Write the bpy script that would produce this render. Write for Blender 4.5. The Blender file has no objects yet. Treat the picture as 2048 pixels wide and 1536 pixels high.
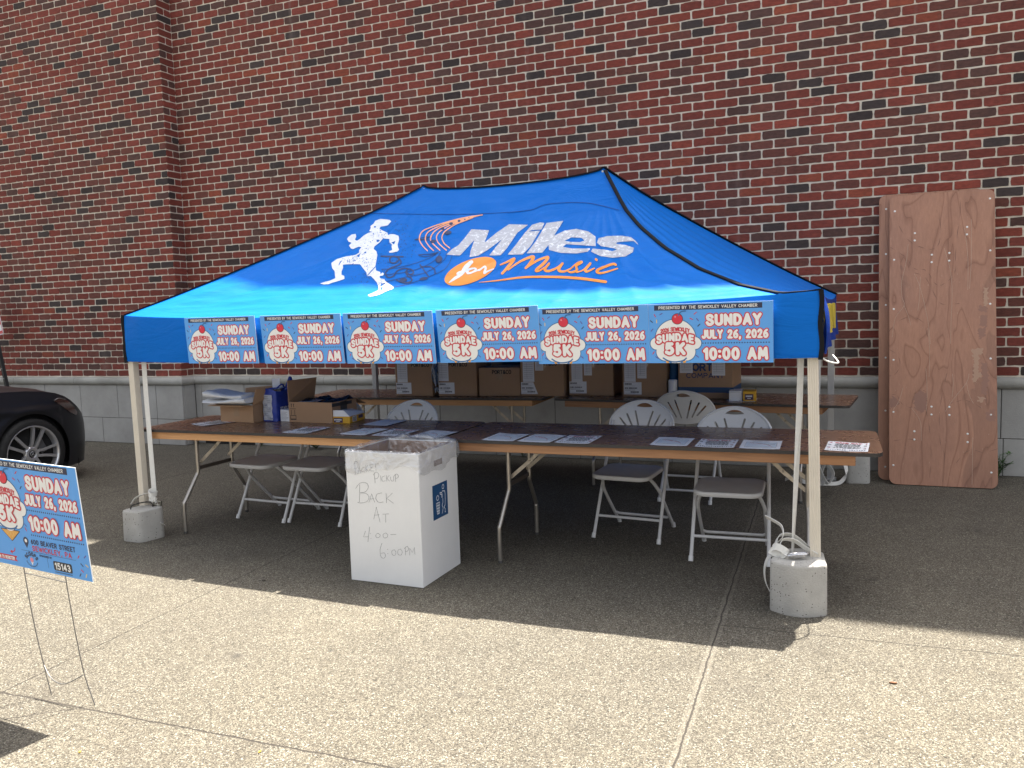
import bpy, bmesh, math, random
import numpy as np
from mathutils import Vector, Matrix
from math import sin, cos, pi, radians, sqrt, atan2
random.seed(7)
rng = np.random.default_rng(11)
S = bpy.context.scene
COL = S.collection

# ------------------------------------------------------------------ camera
FPX, CAM = 1619.957, np.array([4.7342, -4.1875, 1.5173])
YAW, PITCH, ROLL = 0.404125, -0.089761, -0.030954
_f = np.array([-sin(YAW) * cos(PITCH), cos(YAW) * cos(PITCH), sin(PITCH)])
_r0 = np.array([cos(YAW), sin(YAW), 0.0])
_u0 = np.cross(_r0, _f)
CR = _r0 * cos(ROLL) + _u0 * sin(ROLL)
CU = -_r0 * sin(ROLL) + _u0 * cos(ROLL)
CF = _f
cd = bpy.data.cameras.new('camera')
cd.sensor_fit = 'HORIZONTAL'
cd.sensor_width = 36.0
cd.lens = 36.0 * FPX / 2048.0
cd.clip_start = 0.05
cd.clip_end = 2000
cam = bpy.data.objects.new('camera', cd)
COL.objects.link(cam)
m = Matrix.Identity(4)
for i in range(3):
    m[i][0], m[i][1], m[i][2], m[i][3] = CR[i], CU[i], -CF[i], CAM[i]
cam.matrix_world = m
S.camera = cam

# ------------------------------------------------------------------ sky, sun, exposure
SUNV = Vector((0.142, 0.584, 1.57)).normalized()
W = bpy.data.worlds.new('World')
S.world = W
W.use_nodes = True
nt = W.node_tree
bg = nt.nodes['Background']
sky = nt.nodes.new('ShaderNodeTexSky')
sky.sky_type = 'NISHITA'
sky.sun_disc = False
sky.sun_elevation = math.asin(SUNV.z)
sky.sun_rotation = atan2(SUNV.x, SUNV.y)
sky.air_density = 1.0
sky.dust_density = 5.0
sky.ozone_density = 1.0
hz = nt.nodes.new('ShaderNodeHueSaturation')      # hazy summer sky, less blue
hz.inputs['Saturation'].default_value = 0.3
nt.links.new(sky.outputs[0], hz.inputs['Color'])
nt.links.new(hz.outputs[0], bg.inputs[0])
bg.inputs[1].default_value = 0.102
sd = bpy.data.lights.new('sun', 'SUN')
sd.energy = 5.0
sd.angle = radians(0.53)
sd.color = (1.0, 0.945, 0.845)
sun = bpy.data.objects.new('sun', sd)
COL.objects.link(sun)
sun.rotation_euler = SUNV.to_track_quat('Z', 'Y').to_euler()
sun.location = (6, 20, 40)
S.view_settings.view_transform = 'Standard'
S.view_settings.look = 'None'
S.view_settings.exposure = 1.92
S.view_settings.gamma = 1.0
S.view_settings.use_curve_mapping = False
S.cycles.max_bounces = 10
S.cycles.transparent_max_bounces = 16
S.cycles.use_denoising = True

# ------------------------------------------------------------------ pixel rays (2048 px photo) onto real planes
def ray(x, y):
    return CF + CR * ((x - 1024) / FPX) - CU * ((y - 768) / FPX)
def on_z(x, y, z=0.0):
    d = ray(x, y); return CAM + d * ((z - CAM[2]) / d[2])
def on_y(x, y, Y):
    d = ray(x, y); return CAM + d * ((Y - CAM[1]) / d[1])

# ------------------------------------------------------------------ materials
MATS = {}
def mat(name, col, rough=0.6, metal=0.0, var=0.0, vscale=6.0, bump=0.0, bscale=60.0, spec=0.5, col2=None, transl=0.0, coat=0.0, detail=6.0):
    if name in MATS: return MATS[name]
    M = bpy.data.materials.new(name); M.use_nodes = True
    t = M.node_tree; b = t.nodes['Principled BSDF']
    b.inputs['Roughness'].default_value = rough
    b.inputs['Metallic'].default_value = metal
    b.inputs['Specular IOR Level'].default_value = spec
    b.inputs['Coat Weight'].default_value = coat
    b.inputs['Base Color'].default_value = (*col, 1)
    tc = t.nodes.new('ShaderNodeTexCoord')
    if var > 0 or col2:
        n = t.nodes.new('ShaderNodeTexNoise'); n.inputs['Scale'].default_value = vscale; n.inputs['Detail'].default_value = detail
        n.inputs['Roughness'].default_value = 0.65
        t.links.new(tc.outputs['Object'], n.inputs['Vector'])
        r = t.nodes.new('ShaderNodeValToRGB')
        r.color_ramp.elements[0].position = 0.3; r.color_ramp.elements[1].position = 0.7
        c2 = col2 if col2 else tuple(c * (1 - var) for c in col)
        c1 = col if col2 else tuple(min(1, c * (1 + var)) for c in col)
        r.color_ramp.elements[0].color = (*c2, 1); r.color_ramp.elements[1].color = (*c1, 1)
        t.links.new(n.outputs['Fac'], r.inputs['Fac'])
        t.links.new(r.outputs['Color'], b.inputs['Base Color'])
    if bump > 0:
        n2 = t.nodes.new('ShaderNodeTexNoise'); n2.inputs['Scale'].default_value = bscale; n2.inputs['Detail'].default_value = 5
        t.links.new(tc.outputs['Object'], n2.inputs['Vector'])
        bp = t.nodes.new('ShaderNodeBump'); bp.inputs['Strength'].default_value = bump; bp.inputs['Distance'].default_value = 0.01
        t.links.new(n2.outputs['Fac'], bp.inputs['Height'])
        t.links.new(bp.outputs['Normal'], b.inputs['Normal'])
    if transl > 0:
        b2 = t.nodes.new('ShaderNodeBsdfTranslucent')
        src = b.inputs['Base Color']
        if src.is_linked: t.links.new(src.links[0].from_socket, b2.inputs['Color'])
        else: b2.inputs['Color'].default_value = (*col, 1)
        mx = t.nodes.new('ShaderNodeMixShader'); mx.inputs[0].default_value = transl
        t.links.new(b.outputs[0], mx.inputs[1]); t.links.new(b2.outputs[0], mx.inputs[2])
        t.links.new(mx.outputs[0], t.nodes['Material Output'].inputs['Surface'])
    MATS[name] = M
    return M

# ------------------------------------------------------------------ mesh builder
class MB:
    def __init__(s): s.v = []; s.f = []; s.mi = []; s.sm = []
    def add(s, verts, faces, mi=0, smooth=False):
        o = len(s.v); s.v.extend([tuple(map(float, q)) for q in verts])
        for f in faces: s.f.append(tuple(o + i for i in f)); s.mi.append(mi); s.sm.append(smooth)
        return s
    def box(s, x0, x1, y0, y1, z0, z1, mi=0, M=None, skip=()):
        v = [(x0,y0,z0),(x1,y0,z0),(x1,y1,z0),(x0,y1,z0),(x0,y0,z1),(x1,y0,z1),(x1,y1,z1),(x0,y1,z1)]
        if M is not None: v = [tuple(M @ Vector(q)) for q in v]
        F = dict(b=(0,3,2,1), t=(4,5,6,7), f=(0,1,5,4), r=(1,2,6,5), k=(2,3,7,6), l=(3,0,4,7))
        return s.add(v, [F[k] for k in F if k not in skip], mi)
    def bbox(s, x0, x1, y0, y1, z0, z1, bev=0.004, mi=0, M=None, seg=2):
        bm = bmesh.new(); bmesh.ops.create_cube(bm, size=1.0)
        for q in bm.verts: q.co = Vector(((x0+x1)/2+q.co.x*(x1-x0), (y0+y1)/2+q.co.y*(y1-y0), (z0+z1)/2+q.co.z*(z1-z0)))
        bmesh.ops.bevel(bm, geom=list(bm.edges), offset=bev, segments=seg, affect='EDGES', profile=0.5)
        return s.frombm(bm, mi, M)
    def frombm(s, bm, mi=0, M=None, smooth=False):
        bm.verts.ensure_lookup_table(); bm.verts.index_update()
        v = [(M @ q.co) if M is not None else q.co for q in bm.verts]
        s.add([tuple(q) for q in v], [tuple(w.index for w in f.verts) for f in bm.faces], mi, smooth); bm.free(); return s
    def tube(s, pts, r, n=8, mi=0, cap=True, closed=False):
        P = [Vector(p) for p in pts]; k = len(P)
        rr = r if isinstance(r, (list, tuple)) else [r] * k
        T = []
        for i in range(k):
            if closed: d = P[(i+1) % k] - P[i-1]
            else: d = P[min(i+1, k-1)] - P[max(i-1, 0)]
            T.append(d.normalized() if d.length > 1e-9 else Vector((0,0,1)))
        up = Vector((0,0,1)) if abs(T[0].z) < 0.9 else Vector((1,0,0))
        N = (up - T[0]*up.dot(T[0])).normalized(); V = []
        for i in range(k):
            N = (N - T[i]*N.dot(T[i])).normalized(); B = T[i].cross(N)
            for j in range(n):
                a = 2*pi*j/n; V.append(P[i] + (N*cos(a) + B*sin(a))*rr[i])
        F = []
        for i in range(k if closed else k-1):
            for j in range(n):
                a = i*n+j; b = i*n+(j+1) % n; c = ((i+1) % k)*n+(j+1) % n; d = ((i+1) % k)*n+j
                F.append((a, b, c, d))
        s.add(V, F, mi, True)
        if cap and not closed:
            s.add(V[:n], [tuple(range(n-1, -1, -1))], mi); s.add(V[-n:], [tuple(range(n))], mi)
        return s
    def prism(s, poly, z0, z1, mi=0, side=None, M=None, smooth=False):
        n = len(poly); side = mi if side is None else side
        A = [(x, y, z0) for x, y in poly]; B = [(x, y, z1) for x, y in poly]
        tr = (lambda L: [tuple(M @ Vector(q)) for q in L]) if M is not None else (lambda L: L)
        s.add(tr(A), [tuple(range(n-1, -1, -1))], mi); s.add(tr(B), [tuple(range(n))], mi)
        s.add(tr(A + B), [(i, (i+1) % n, n+(i+1) % n, n+i) for i in range(n)], side, smooth); return s
    def lathe(s, prof, n=24, mi=0, M=None, smooth=True):
        V = []; k = len(prof)
        for r, z in prof:
            for j in range(n): V.append((r*cos(2*pi*j/n), r*sin(2*pi*j/n), z))
        if M is not None: V = [tuple(M @ Vector(q)) for q in V]
        return s.add(V, [(i*n+j, i*n+(j+1) % n, (i+1)*n+(j+1) % n, (i+1)*n+j) for i in range(k-1) for j in range(n)], mi, smooth)
    def grid(s, P, mi=0, smooth=True, flip=False):
        P = np.asarray(P); a, b = P.shape[:2]
        F = [(i*b+j, (i+1)*b+j, (i+1)*b+j+1, i*b+j+1) for i in range(a-1) for j in range(b-1)]
        if flip: F = [f[::-1] for f in F]
        return s.add(P.reshape(-1, 3), F, mi, smooth)
    def ribbon(s, pts, w, wd, mi=0, th=0.0012):
        """flat strap along pts, width w along direction(s) wd, with a real thickness"""
        P = [Vector(p) for p in pts]; k = len(P); V = []
        for i in range(k):
            t = (P[min(i+1, k-1)] - P[max(i-1, 0)]).normalized()
            d = Vector(wd[i] if isinstance(wd, list) else wd); d = (d - t*d.dot(t)).normalized(); nn = t.cross(d)
            for a, b in ((-.5, -.5), (.5, -.5), (.5, .5), (-.5, .5)): V.append(P[i] + d*(w*a) + nn*(th*b))
        F = [(i*4+j, i*4+(j+1) % 4, (i+1)*4+(j+1) % 4, (i+1)*4+j) for i in range(k-1) for j in range(4)]
        F += [(3, 2, 1, 0), (4*k-4, 4*k-3, 4*k-2, 4*k-1)]
        return s.add(V, F, mi, False)
    def build(s, name, mats, parent=None, loc=None):
        me = bpy.data.meshes.new(name)
        me.from_pydata(s.v, [], s.f)
        for q in (mats if isinstance(mats, (list, tuple)) else [mats]): me.materials.append(q)
        me.polygons.foreach_set('material_index', s.mi)
        me.polygons.foreach_set('use_smooth', s.sm)
        me.update()
        o = bpy.data.objects.new(name, me); COL.objects.link(o)
        if parent is not None: o.parent = parent
        if loc is not None: o.location = loc
        return o

def tag(o, label=None, cat=None, group=None, kind=None):
    if label: o['label'] = label
    if cat: o['category'] = cat
    if group: o['group'] = group
    if kind: o['kind'] = kind
    return o
def thing(name, label, cat, loc=(0,0,0), rz=0.0, group=None):
    o = bpy.data.objects.new(name, None); COL.objects.link(o)
    o.location = loc; o.rotation_euler = (0, 0, rz); o.empty_display_size = 0.1
    return tag(o, label, cat, group)
def copy_tree(root, loc, rz=0.0, label=None):
    def cp(o, par):
        c = o.copy(); COL.objects.link(c); c.parent = par
        for ch in [q for q in ALLOBJ() if q.parent == o and q is not c]: cp(ch, c)
        return c
    r = cp(root, None); r.location = loc; r.rotation_euler = (0, 0, rz)
    if label: r['label'] = label
    return r
def ALLOBJ(): return list(S.objects)
def rrect(x0, x1, y0, y1, r, n=5):
    P = []
    for cx, cy, a in ((x1-r, y0+r, -90), (x1-r, y1-r, 0), (x0+r, y1-r, 90), (x0+r, y0+r, 180)):
        for i in range(n+1):
            t = radians(a + 90*i/n); P.append((cx + r*cos(t), cy + r*sin(t)))
    return P
def crom(P, n=6, closed=False):
    """Catmull-Rom through points"""
    P = [np.array(q, float) for q in P]; k = len(P); out = []
    for i in range(k if closed else k-1):
        g = (lambda j: P[j % k]) if closed else (lambda j: P[min(max(j, 0), k-1)])
        a, b, c, d = g(i-1), g(i), g(i+1), g(i+2)
        for j in range(n):
            t = j/n
            out.append(0.5*((2*b) + (c-a)*t + (2*a-5*b+4*c-d)*t*t + (3*b-a-3*c+d)*t**3))
    if not closed: out.append(P[-1])
    return [tuple(q) for q in out]

# ------------------------------------------------------------------ flat shapes from distance fields
def seg_dist(X, Y, poly):
    """distance to a list of polylines"""
    D = np.full(X.shape, 1e9)
    for pl in poly:
        for (ax, ay), (bx, by) in zip(pl[:-1], pl[1:]):
            dx, dy = bx-ax, by-ay; L = dx*dx+dy*dy
            t = np.clip(((X-ax)*dx+(Y-ay)*dy)/L, 0, 1) if L > 1e-14 else 0.0
            D = np.minimum(D, np.hypot(X-ax-t*dx, Y-ay-t*dy))
    return D
def poly_sd(X, Y, poly):
    ins = np.zeros(X.shape, bool); n = len(poly)
    for i in range(n):
        ax, ay = poly[i]; bx, by = poly[(i+1) % n]
        c = ((ay > Y) != (by > Y))
        with np.errstate(divide='ignore', invalid='ignore'):
            xi = (bx-ax)*(Y-ay)/(by-ay) + ax if by != ay else np.full(X.shape, 1e9)
        ins ^= c & (X < xi)
    d = seg_dist(X, Y, [list(poly)+[poly[0]]])
    return np.where(ins, -d, d)
def gridXY(x0, x1, y0, y1, res):
    nx = max(2, int(math.ceil((x1-x0)/res))+1); ny = max(2, int(math.ceil((y1-y0)/res))+1)
    return np.meshgrid(x0+np.arange(nx)*res, y0+np.arange(ny)*res, indexing='ij')
def fill(X, Y, Fv, iso=0.0, merge=True):
    """marching squares: polygons of the region Fv < iso; returns 2D verts, faces"""
    G = Fv - iso; nx, ny = X.shape; ins = G < 0
    verts = []; idx = {}; faces = []
    def corner(i, j):
        k = (i, j, 0)
        if k not in idx: idx[k] = len(verts); verts.append((X[i, j], Y[i, j]))
        return idx[k]
    def edge(i, j, i2, j2):
        if (i2, j2) < (i, j): i, j, i2, j2 = i2, j2, i, j
        k = (i, j, 1 if i2 > i else 2)
        if k not in idx:
            t = G[i, j]/(G[i, j]-G[i2, j2]); t = min(max(t, 0.02), 0.98); idx[k] = len(verts)
            verts.append((X[i, j]+t*(X[i2, j2]-X[i, j]), Y[i, j]+t*(Y[i2, j2]-Y[i, j])))
        return idx[k]
    cnt = ins[:-1, :-1].astype(int)+ins[1:, :-1]+ins[1:, 1:]+ins[:-1, 1:]
    for j in range(ny-1):
        run = None
        act = np.nonzero(cnt[:, j])[0]
        for i in act:
            c = cnt[i, j]
            if c == 4:
                if not merge: faces.append((corner(i, j), corner(i+1, j), corner(i+1, j+1), corner(i, j+1)))
                else:
                    if run is not None and run[1] == i: run[1] = i+1
                    else:
                        if run: faces.append((corner(run[0], j), corner(run[1], j), corner(run[1], j+1), corner(run[0], j+1)))
                        run = [i, i+1]
                continue
            q = [(i, j), (i+1, j), (i+1, j+1), (i, j+1)]; pg = []
            for a in range(4):
                p0, p1 = q[a], q[(a+1) % 4]
                if ins[p0]: pg.append(corner(*p0))
                if ins[p0] != ins[p1]: pg.append(edge(*p0, *p1))
            if len(pg) >= 3: faces.append(tuple(pg))
        if run: faces.append((corner(run[0], j), corner(run[1], j), corner(run[1], j+1), corner(run[0], j+1)))
    return verts, faces
def arc(cx, cy, rx, ry, a0, a1, n=10):
    return [(cx+rx*cos(radians(a0+(a1-a0)*i/n)), cy+ry*sin(radians(a0+(a1-a0)*i/n))) for i in range(n+1)]
_S = crom([(.56,.8),(.46,.96),(.27,1),(.06,.88),(.08,.64),(.3,.51),(.53,.38),(.56,.14),(.35,0),(.13,.03),(0,.2)], 4)
GL = {  # stroke letters: width, strokes (x, y in 0..1)
'A': (.66, [[(0,0),(.33,1),(.66,0)], [(.13,.32),(.53,.32)]]),
'B': (.56, [[(0,0),(0,1),(.28,1)]+arc(.28,.76,.24,.24,90,-90)+[(0,.52)], [(.28,.52)]+arc(.28,.26,.28,.26,90,-90)+[(0,0)]]),
'C': (.6, [arc(.34,.5,.34,.5,48,312,16)]),
'D': (.6, [[(0,0),(0,1),(.2,1)]+arc(.2,.5,.4,.5,90,-90,14)+[(0,0)]]),
'E': (.5, [[(.5,1),(0,1),(0,0),(.5,0)], [(0,.52),(.42,.52)]]),
'F': (.5, [[(.5,1),(0,1),(0,0)], [(0,.52),(.42,.52)]]),
'G': (.64, [arc(.34,.5,.34,.5,48,340,16)+[(.66,.45),(.38,.45)]]),
'H': (.6, [[(0,0),(0,1)], [(.6,0),(.6,1)], [(0,.5),(.6,.5)]]),
'I': (.0, [[(0,0),(0,1)]]),
'J': (.44, [[(.44,1),(.44,.28)]+arc(.22,.26,.22,.26,0,-165)]),
'K': (.58, [[(0,0),(0,1)], [(.54,1),(.04,.45)], [(.18,.58),(.58,0)]]),
'L': (.46, [[(0,1),(0,0),(.46,0)]]),
'M': (.76, [[(0,0),(.08,1),(.38,.3),(.68,1),(.76,0)]]),
'N': (.6, [[(0,0),(0,1),(.6,0),(.6,1)]]),
'O': (.68, [arc(.34,.5,.34,.5,0,360,22)]),
'P': (.54, [[(0,0),(0,1),(.26,1)]+arc(.26,.73,.28,.27,90,-90)+[(0,.46)]]),
'R': (.58, [[(0,0),(0,1),(.26,1)]+arc(.26,.74,.28,.26,90,-90)+[(0,.48)], [(.26,.48),(.58,0)]]),
'S': (.58, [_S]),
'T': (.58, [[(0,1),(.58,1)], [(.29,1),(.29,0)]]),
'U': (.6, [[(0,1),(0,.3)]+arc(.3,.3,.3,.3,180,360)+[(.6,1)]]),
'V': (.64, [[(0,1),(.32,0),(.64,1)]]),
'W': (.9, [[(0,1),(.22,0),(.45,.8),(.68,0),(.9,1)]]),
'Y': (.62, [[(0,1),(.31,.5),(.62,1)], [(.31,.5),(.31,0)]]),
'0': (.56, [arc(.28,.5,.28,.5,0,360,20)]),
'1': (.24, [[(0,.78),(.24,1),(.24,0)]]),
'2': (.54, [crom([(.02,.74),(.1,.93),(.28,1),(.48,.9),(.5,.68),(.36,.44),(0,0)],4)+[(.54,0)]]),
'3': (.52, [crom([(.02,.85),(.25,1),(.48,.8),(.38,.58),(.22,.52)],4), crom([(.22,.52),(.46,.42),(.52,.2),(.28,0),(0,.15)],4)]),
'4': (.58, [[(.42,0),(.42,1),(0,.3),(.58,.3)]]),
'5': (.54, [[(.5,1),(.1,1),(.05,.55)]+crom([(.05,.55),(.3,.63),(.52,.46),(.52,.18),(.28,0),(.0,.14)],4)]),
'6': (.56, [crom([(.48,.95),(.2,.78),(.04,.45),(.06,.14),(.28,0),(.52,.14),(.52,.42),(.3,.56),(.08,.42)],4)]),
'&': (.66, [crom([(.66,0),(.16,.68),(.2,.94),(.36,1),(.48,.84),(.36,.62),(.06,.36),(.06,.1),(.26,0),(.48,.12),(.62,.42)],4)]),
':': (.02, [[(0,.2),(0.01,.2)], [(0,.74),(0.01,.74)]]),
',': (.08, [[(.06,.06),(0,-.16)]]),
'-': (.3, [[(0,.48),(.3,.48)]]),
'!': (.02, [[(0,1),(0,.35)], [(0,.02),(.01,.02)]]),
' ': (.3, []),
}
def text_strokes(txt, h, fit=None, gap=0.22, cond=1.0):
    """polylines of txt, cap height h, centred on 0; fit = total width"""
    out = []; x = 0.0
    for ch in txt:
        w, st = GL[ch]
        for pl in st: out.append([(x+px*cond, py) for px, py in pl])
        x += w*cond + gap
    x -= gap
    sx = (fit/(x*h)) if fit else 1.0
    return [[((px-x/2)*h*sx, py*h) for px, py in pl] for pl in out], x*h*sx
def flat_text(mb, txt, h, r, xf, mi=0, fit=None, gap=0.22, res=None, warp=None, outline=None, omi=1, cond=1.0, at=(0,0), clipy=None):
    """fat round lettering laid in 2D then mapped with xf(x, y, layer)"""
    pls, w = text_strokes(txt, h, fit, gap, cond)
    pls = [[(x+at[0], y+at[1]) for x, y in pl] for pl in pls]
    if warp:
        pls = [[warp(*q) for q in pl] for pl in pls]
    res = res or r*0.55
    xs = [q[0] for pl in pls for q in pl]; ys = [q[1] for pl in pls for q in pl]
    R = (outline or r)+2*res
    X, Y = gridXY(min(xs)-R, max(xs)+R, min(ys)-R, max(ys)+R, res)
    D = seg_dist(X, Y, pls)
    if outline:
        Do = np.maximum(D-outline, clipy-Y) if clipy is not None else D-outline
        v, f = fill(X, Y, Do); mb.add([xf(a, b, 0) for a, b in v], f, omi)
    Di = np.maximum(D-r, clipy-Y) if clipy is not None else D-r
    v, f = fill(X, Y, Di); mb.add([xf(a, b, 1) for a, b in v], f, mi)
    return w
# ------------------------------------------------------------------ ground
def ground_mat():
    M = bpy.data.materials.new('aggregate_concrete'); M.use_nodes = True
    t = M.node_tree; N = t.nodes; L = t.links; b = N['Principled BSDF']; b.inputs['Roughness'].default_value = 0.9; b.inputs['Specular IOR Level'].default_value = 0.25
    tc = N.new('ShaderNodeTexCoord')
    def noise(sc, det=4, rough=.6):
        n = N.new('ShaderNodeTexNoise'); n.inputs['Scale'].default_value = sc; n.inputs['Detail'].default_value = det; n.inputs['Roughness'].default_value = rough
        L.new(tc.outputs['Object'], n.inputs['Vector']); return n
    def math_(op, a, c=None, clamp=False):
        n = N.new('ShaderNodeMath'); n.operation = op; n.use_clamp = clamp
        for k, q in enumerate((a, c)):
            if q is None: continue
            if isinstance(q, (int, float)): n.inputs[k].default_value = q
            else: L.new(q, n.inputs[k])
        return n.outputs[0]
    def mix(fac, a, c, mode='MIX'):
        n = N.new('ShaderNodeMix'); n.data_type = 'RGBA'; n.blend_type = mode
        if isinstance(fac, (int, float)): n.inputs[0].default_value = fac
        else: L.new(fac, n.inputs[0])
        for k, q in ((6, a), (7, c)):
            if isinstance(q, tuple): n.inputs[k].default_value = (*q, 1)
            else: L.new(q, n.inputs[k])
        return n.outputs[2]
    # pebbles of two sizes, each its own colour
    vo = N.new('ShaderNodeTexVoronoi'); vo.inputs['Scale'].default_value = 195; L.new(tc.outputs['Object'], vo.inputs['Vector'])
    vo2 = N.new('ShaderNodeTexVoronoi'); vo2.inputs['Scale'].default_value = 400; L.new(tc.outputs['Object'], vo2.inputs['Vector'])
    def ramp(src, stops):
        r = N.new('ShaderNodeValToRGB'); e = r.color_ramp.elements
        while len(e) < len(stops): e.new(0.5)
        for k, (p_, c_) in enumerate(stops): e[k].position = p_; e[k].color = (*c_, 1)
        L.new(src, r.inputs['Fac']); return r.outputs['Color']
    sp = N.new('ShaderNodeSeparateColor'); L.new(vo.outputs['Color'], sp.inputs[0])
    sp2 = N.new('ShaderNodeSeparateColor'); L.new(vo2.outputs['Color'], sp2.inputs[0])
    pal = [(0, (.014,.0135,.013)), (.18, (.040,.036,.031)), (.36, (.082,.071,.057)), (.58, (.119,.105,.080)), (.80, (.160,.143,.110)), (.92, (.24,.222,.178)), (1, (.42,.40,.345))]
    c1 = ramp(sp.outputs[0], pal); c2 = ramp(sp2.outputs[1], pal)
    col = mix(.45, c1, c2)
    edge = ramp(vo.outputs['Distance'], [(0, (1,1,1)), (.55, (.94,.94,.94)), (.9, (.55,.53,.50))])
    col = mix(.75, col, edge, 'MULTIPLY')
    big = noise(.55, 5); col = mix(.55, col, ramp(big.outputs['Fac'], [(.3, (.78,.78,.8)), (.7, (1.12,1.1,1.05))]), 'MULTIPLY')
    med = noise(4.0, 5); col = mix(.5, col, ramp(med.outputs['Fac'], [(.3, (.8,.8,.8)), (.7, (1.1,1.1,1.1))]), 'MULTIPLY')
    # wear stains near the wall and under the tables
    st = noise(1.3, 6, .7); col = mix(ramp(st.outputs['Fac'], [(.56, (0,0,0)), (.72, (.45,.45,.45))]), col, (.062,.055,.046))
    sp3 = noise(2.6, 3); col = mix(ramp(sp3.outputs['Fac'], [(.70, (0,0,0)), (.735, (.5,.5,.5)), (.76, (.6,.6,.6))]), col, (.045,.041,.036))
    gum = N.new('ShaderNodeTexVoronoi'); gum.inputs['Scale'].default_value = 1.7; L.new(tc.outputs['Object'], gum.inputs['Vector'])
    col = mix(ramp(gum.outputs['Distance'], [(.016, (.55,.55,.55)), (.030, (0,0,0))]), col, (.04,.038,.035))
    # joints between the slabs
    wob = noise(7, 3); wob2 = noise(60, 2)
    sx = N.new('ShaderNodeSeparateXYZ'); L.new(tc.outputs['Object'], sx.inputs[0]); X, Y = sx.outputs[0], sx.outputs[1]
    jit = math_('ADD', math_('MULTIPLY', math_('SUBTRACT', wob.outputs['Fac'], .5), .022), math_('MULTIPLY', math_('SUBTRACT', wob2.outputs['Fac'], .5), .008))
    def line(expr, width, mask=None):
        d = math_('ABSOLUTE', math_('ADD', expr, jit))
        v = math_('SUBTRACT', 1.0, math_('DIVIDE', d, width), True)
        v = math_('MULTIPLY', v, 2.2, True)
        if mask is not None: v = math_('MULTIPLY', v, mask)
        return v
    j1 = line(math_('SUBTRACT', Y, math_('ADD', math_('MULTIPLY', X, .0433), -2.113)), .0055)
    j2 = line(math_('SUBTRACT', X, math_('ADD', math_('MULTIPLY', Y, -.038), 4.125)), .0048)
    j3 = line(math_('SUBTRACT', X, math_('ADD', math_('MULTIPLY', Y, -.05), 1.36)), .0045)
    j4 = line(math_('SUBTRACT', Y, math_('ADD', math_('MULTIPLY', X, .0457), -.57)), .0045, math_('GREATER_THAN', X, 4.14))
    j5 = line(math_('SUBTRACT', X, math_('ADD', math_('MULTIPLY', Y, -.03), -1.4)), .007)
    # a hairline crack wandering off the front joint
    cr = noise(3.1, 3); j6 = line(math_('ADD', math_('SUBTRACT', Y, math_('MULTIPLY', X, .75)), math_('ADD', math_('MULTIPLY', cr.outputs['Fac'], .12), 3.41)), .004, math_('MULTIPLY', math_('LESS_THAN', Y, -2.03), math_('GREATER_THAN', X, 1.3)))
    jt = j1
    for q in (j2, j3, j4, j5, j6): jt = math_('MAXIMUM', jt, q)
    # tooled pale margin beside the wide joint
    dm = math_('ABSOLUTE', math_('SUBTRACT', X, math_('ADD', math_('MULTIPLY', Y, -.038), 4.125)))
    marg = math_('LESS_THAN', dm, .022)
    col = mix(math_('MULTIPLY', marg, .22), col, (.22,.20,.165))
    col = mix(math_('MULTIPLY', jt, .88), col, (.035,.03,.026))
    L.new(col, b.inputs['Base Color'])
    hgt = math_('SUBTRACT', math_('MULTIPLY', math_('SUBTRACT', 1.0, vo.outputs['Distance']), 1.0), math_('MULTIPLY', jt, 2.0))
    bp = N.new('ShaderNodeBump'); bp.inputs['Strength'].default_value = 0.55; bp.inputs['Distance'].default_value = 0.004
    L.new(hgt, bp.inputs['Height']); L.new(bp.outputs['Normal'], b.inputs['Normal'])
    return M
g = MB()
ys = [-90, -40, -15, -8, 0, 3.0, 4.2, 40]
xs = [-90, -40, -15, -6, 0, 6, 15, 40, 90]
g.grid([[(x, y, 0) for y in ys] for x in xs], smooth=False, flip=False)
tag(g.build('ground', ground_mat()), kind='structure')

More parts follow.
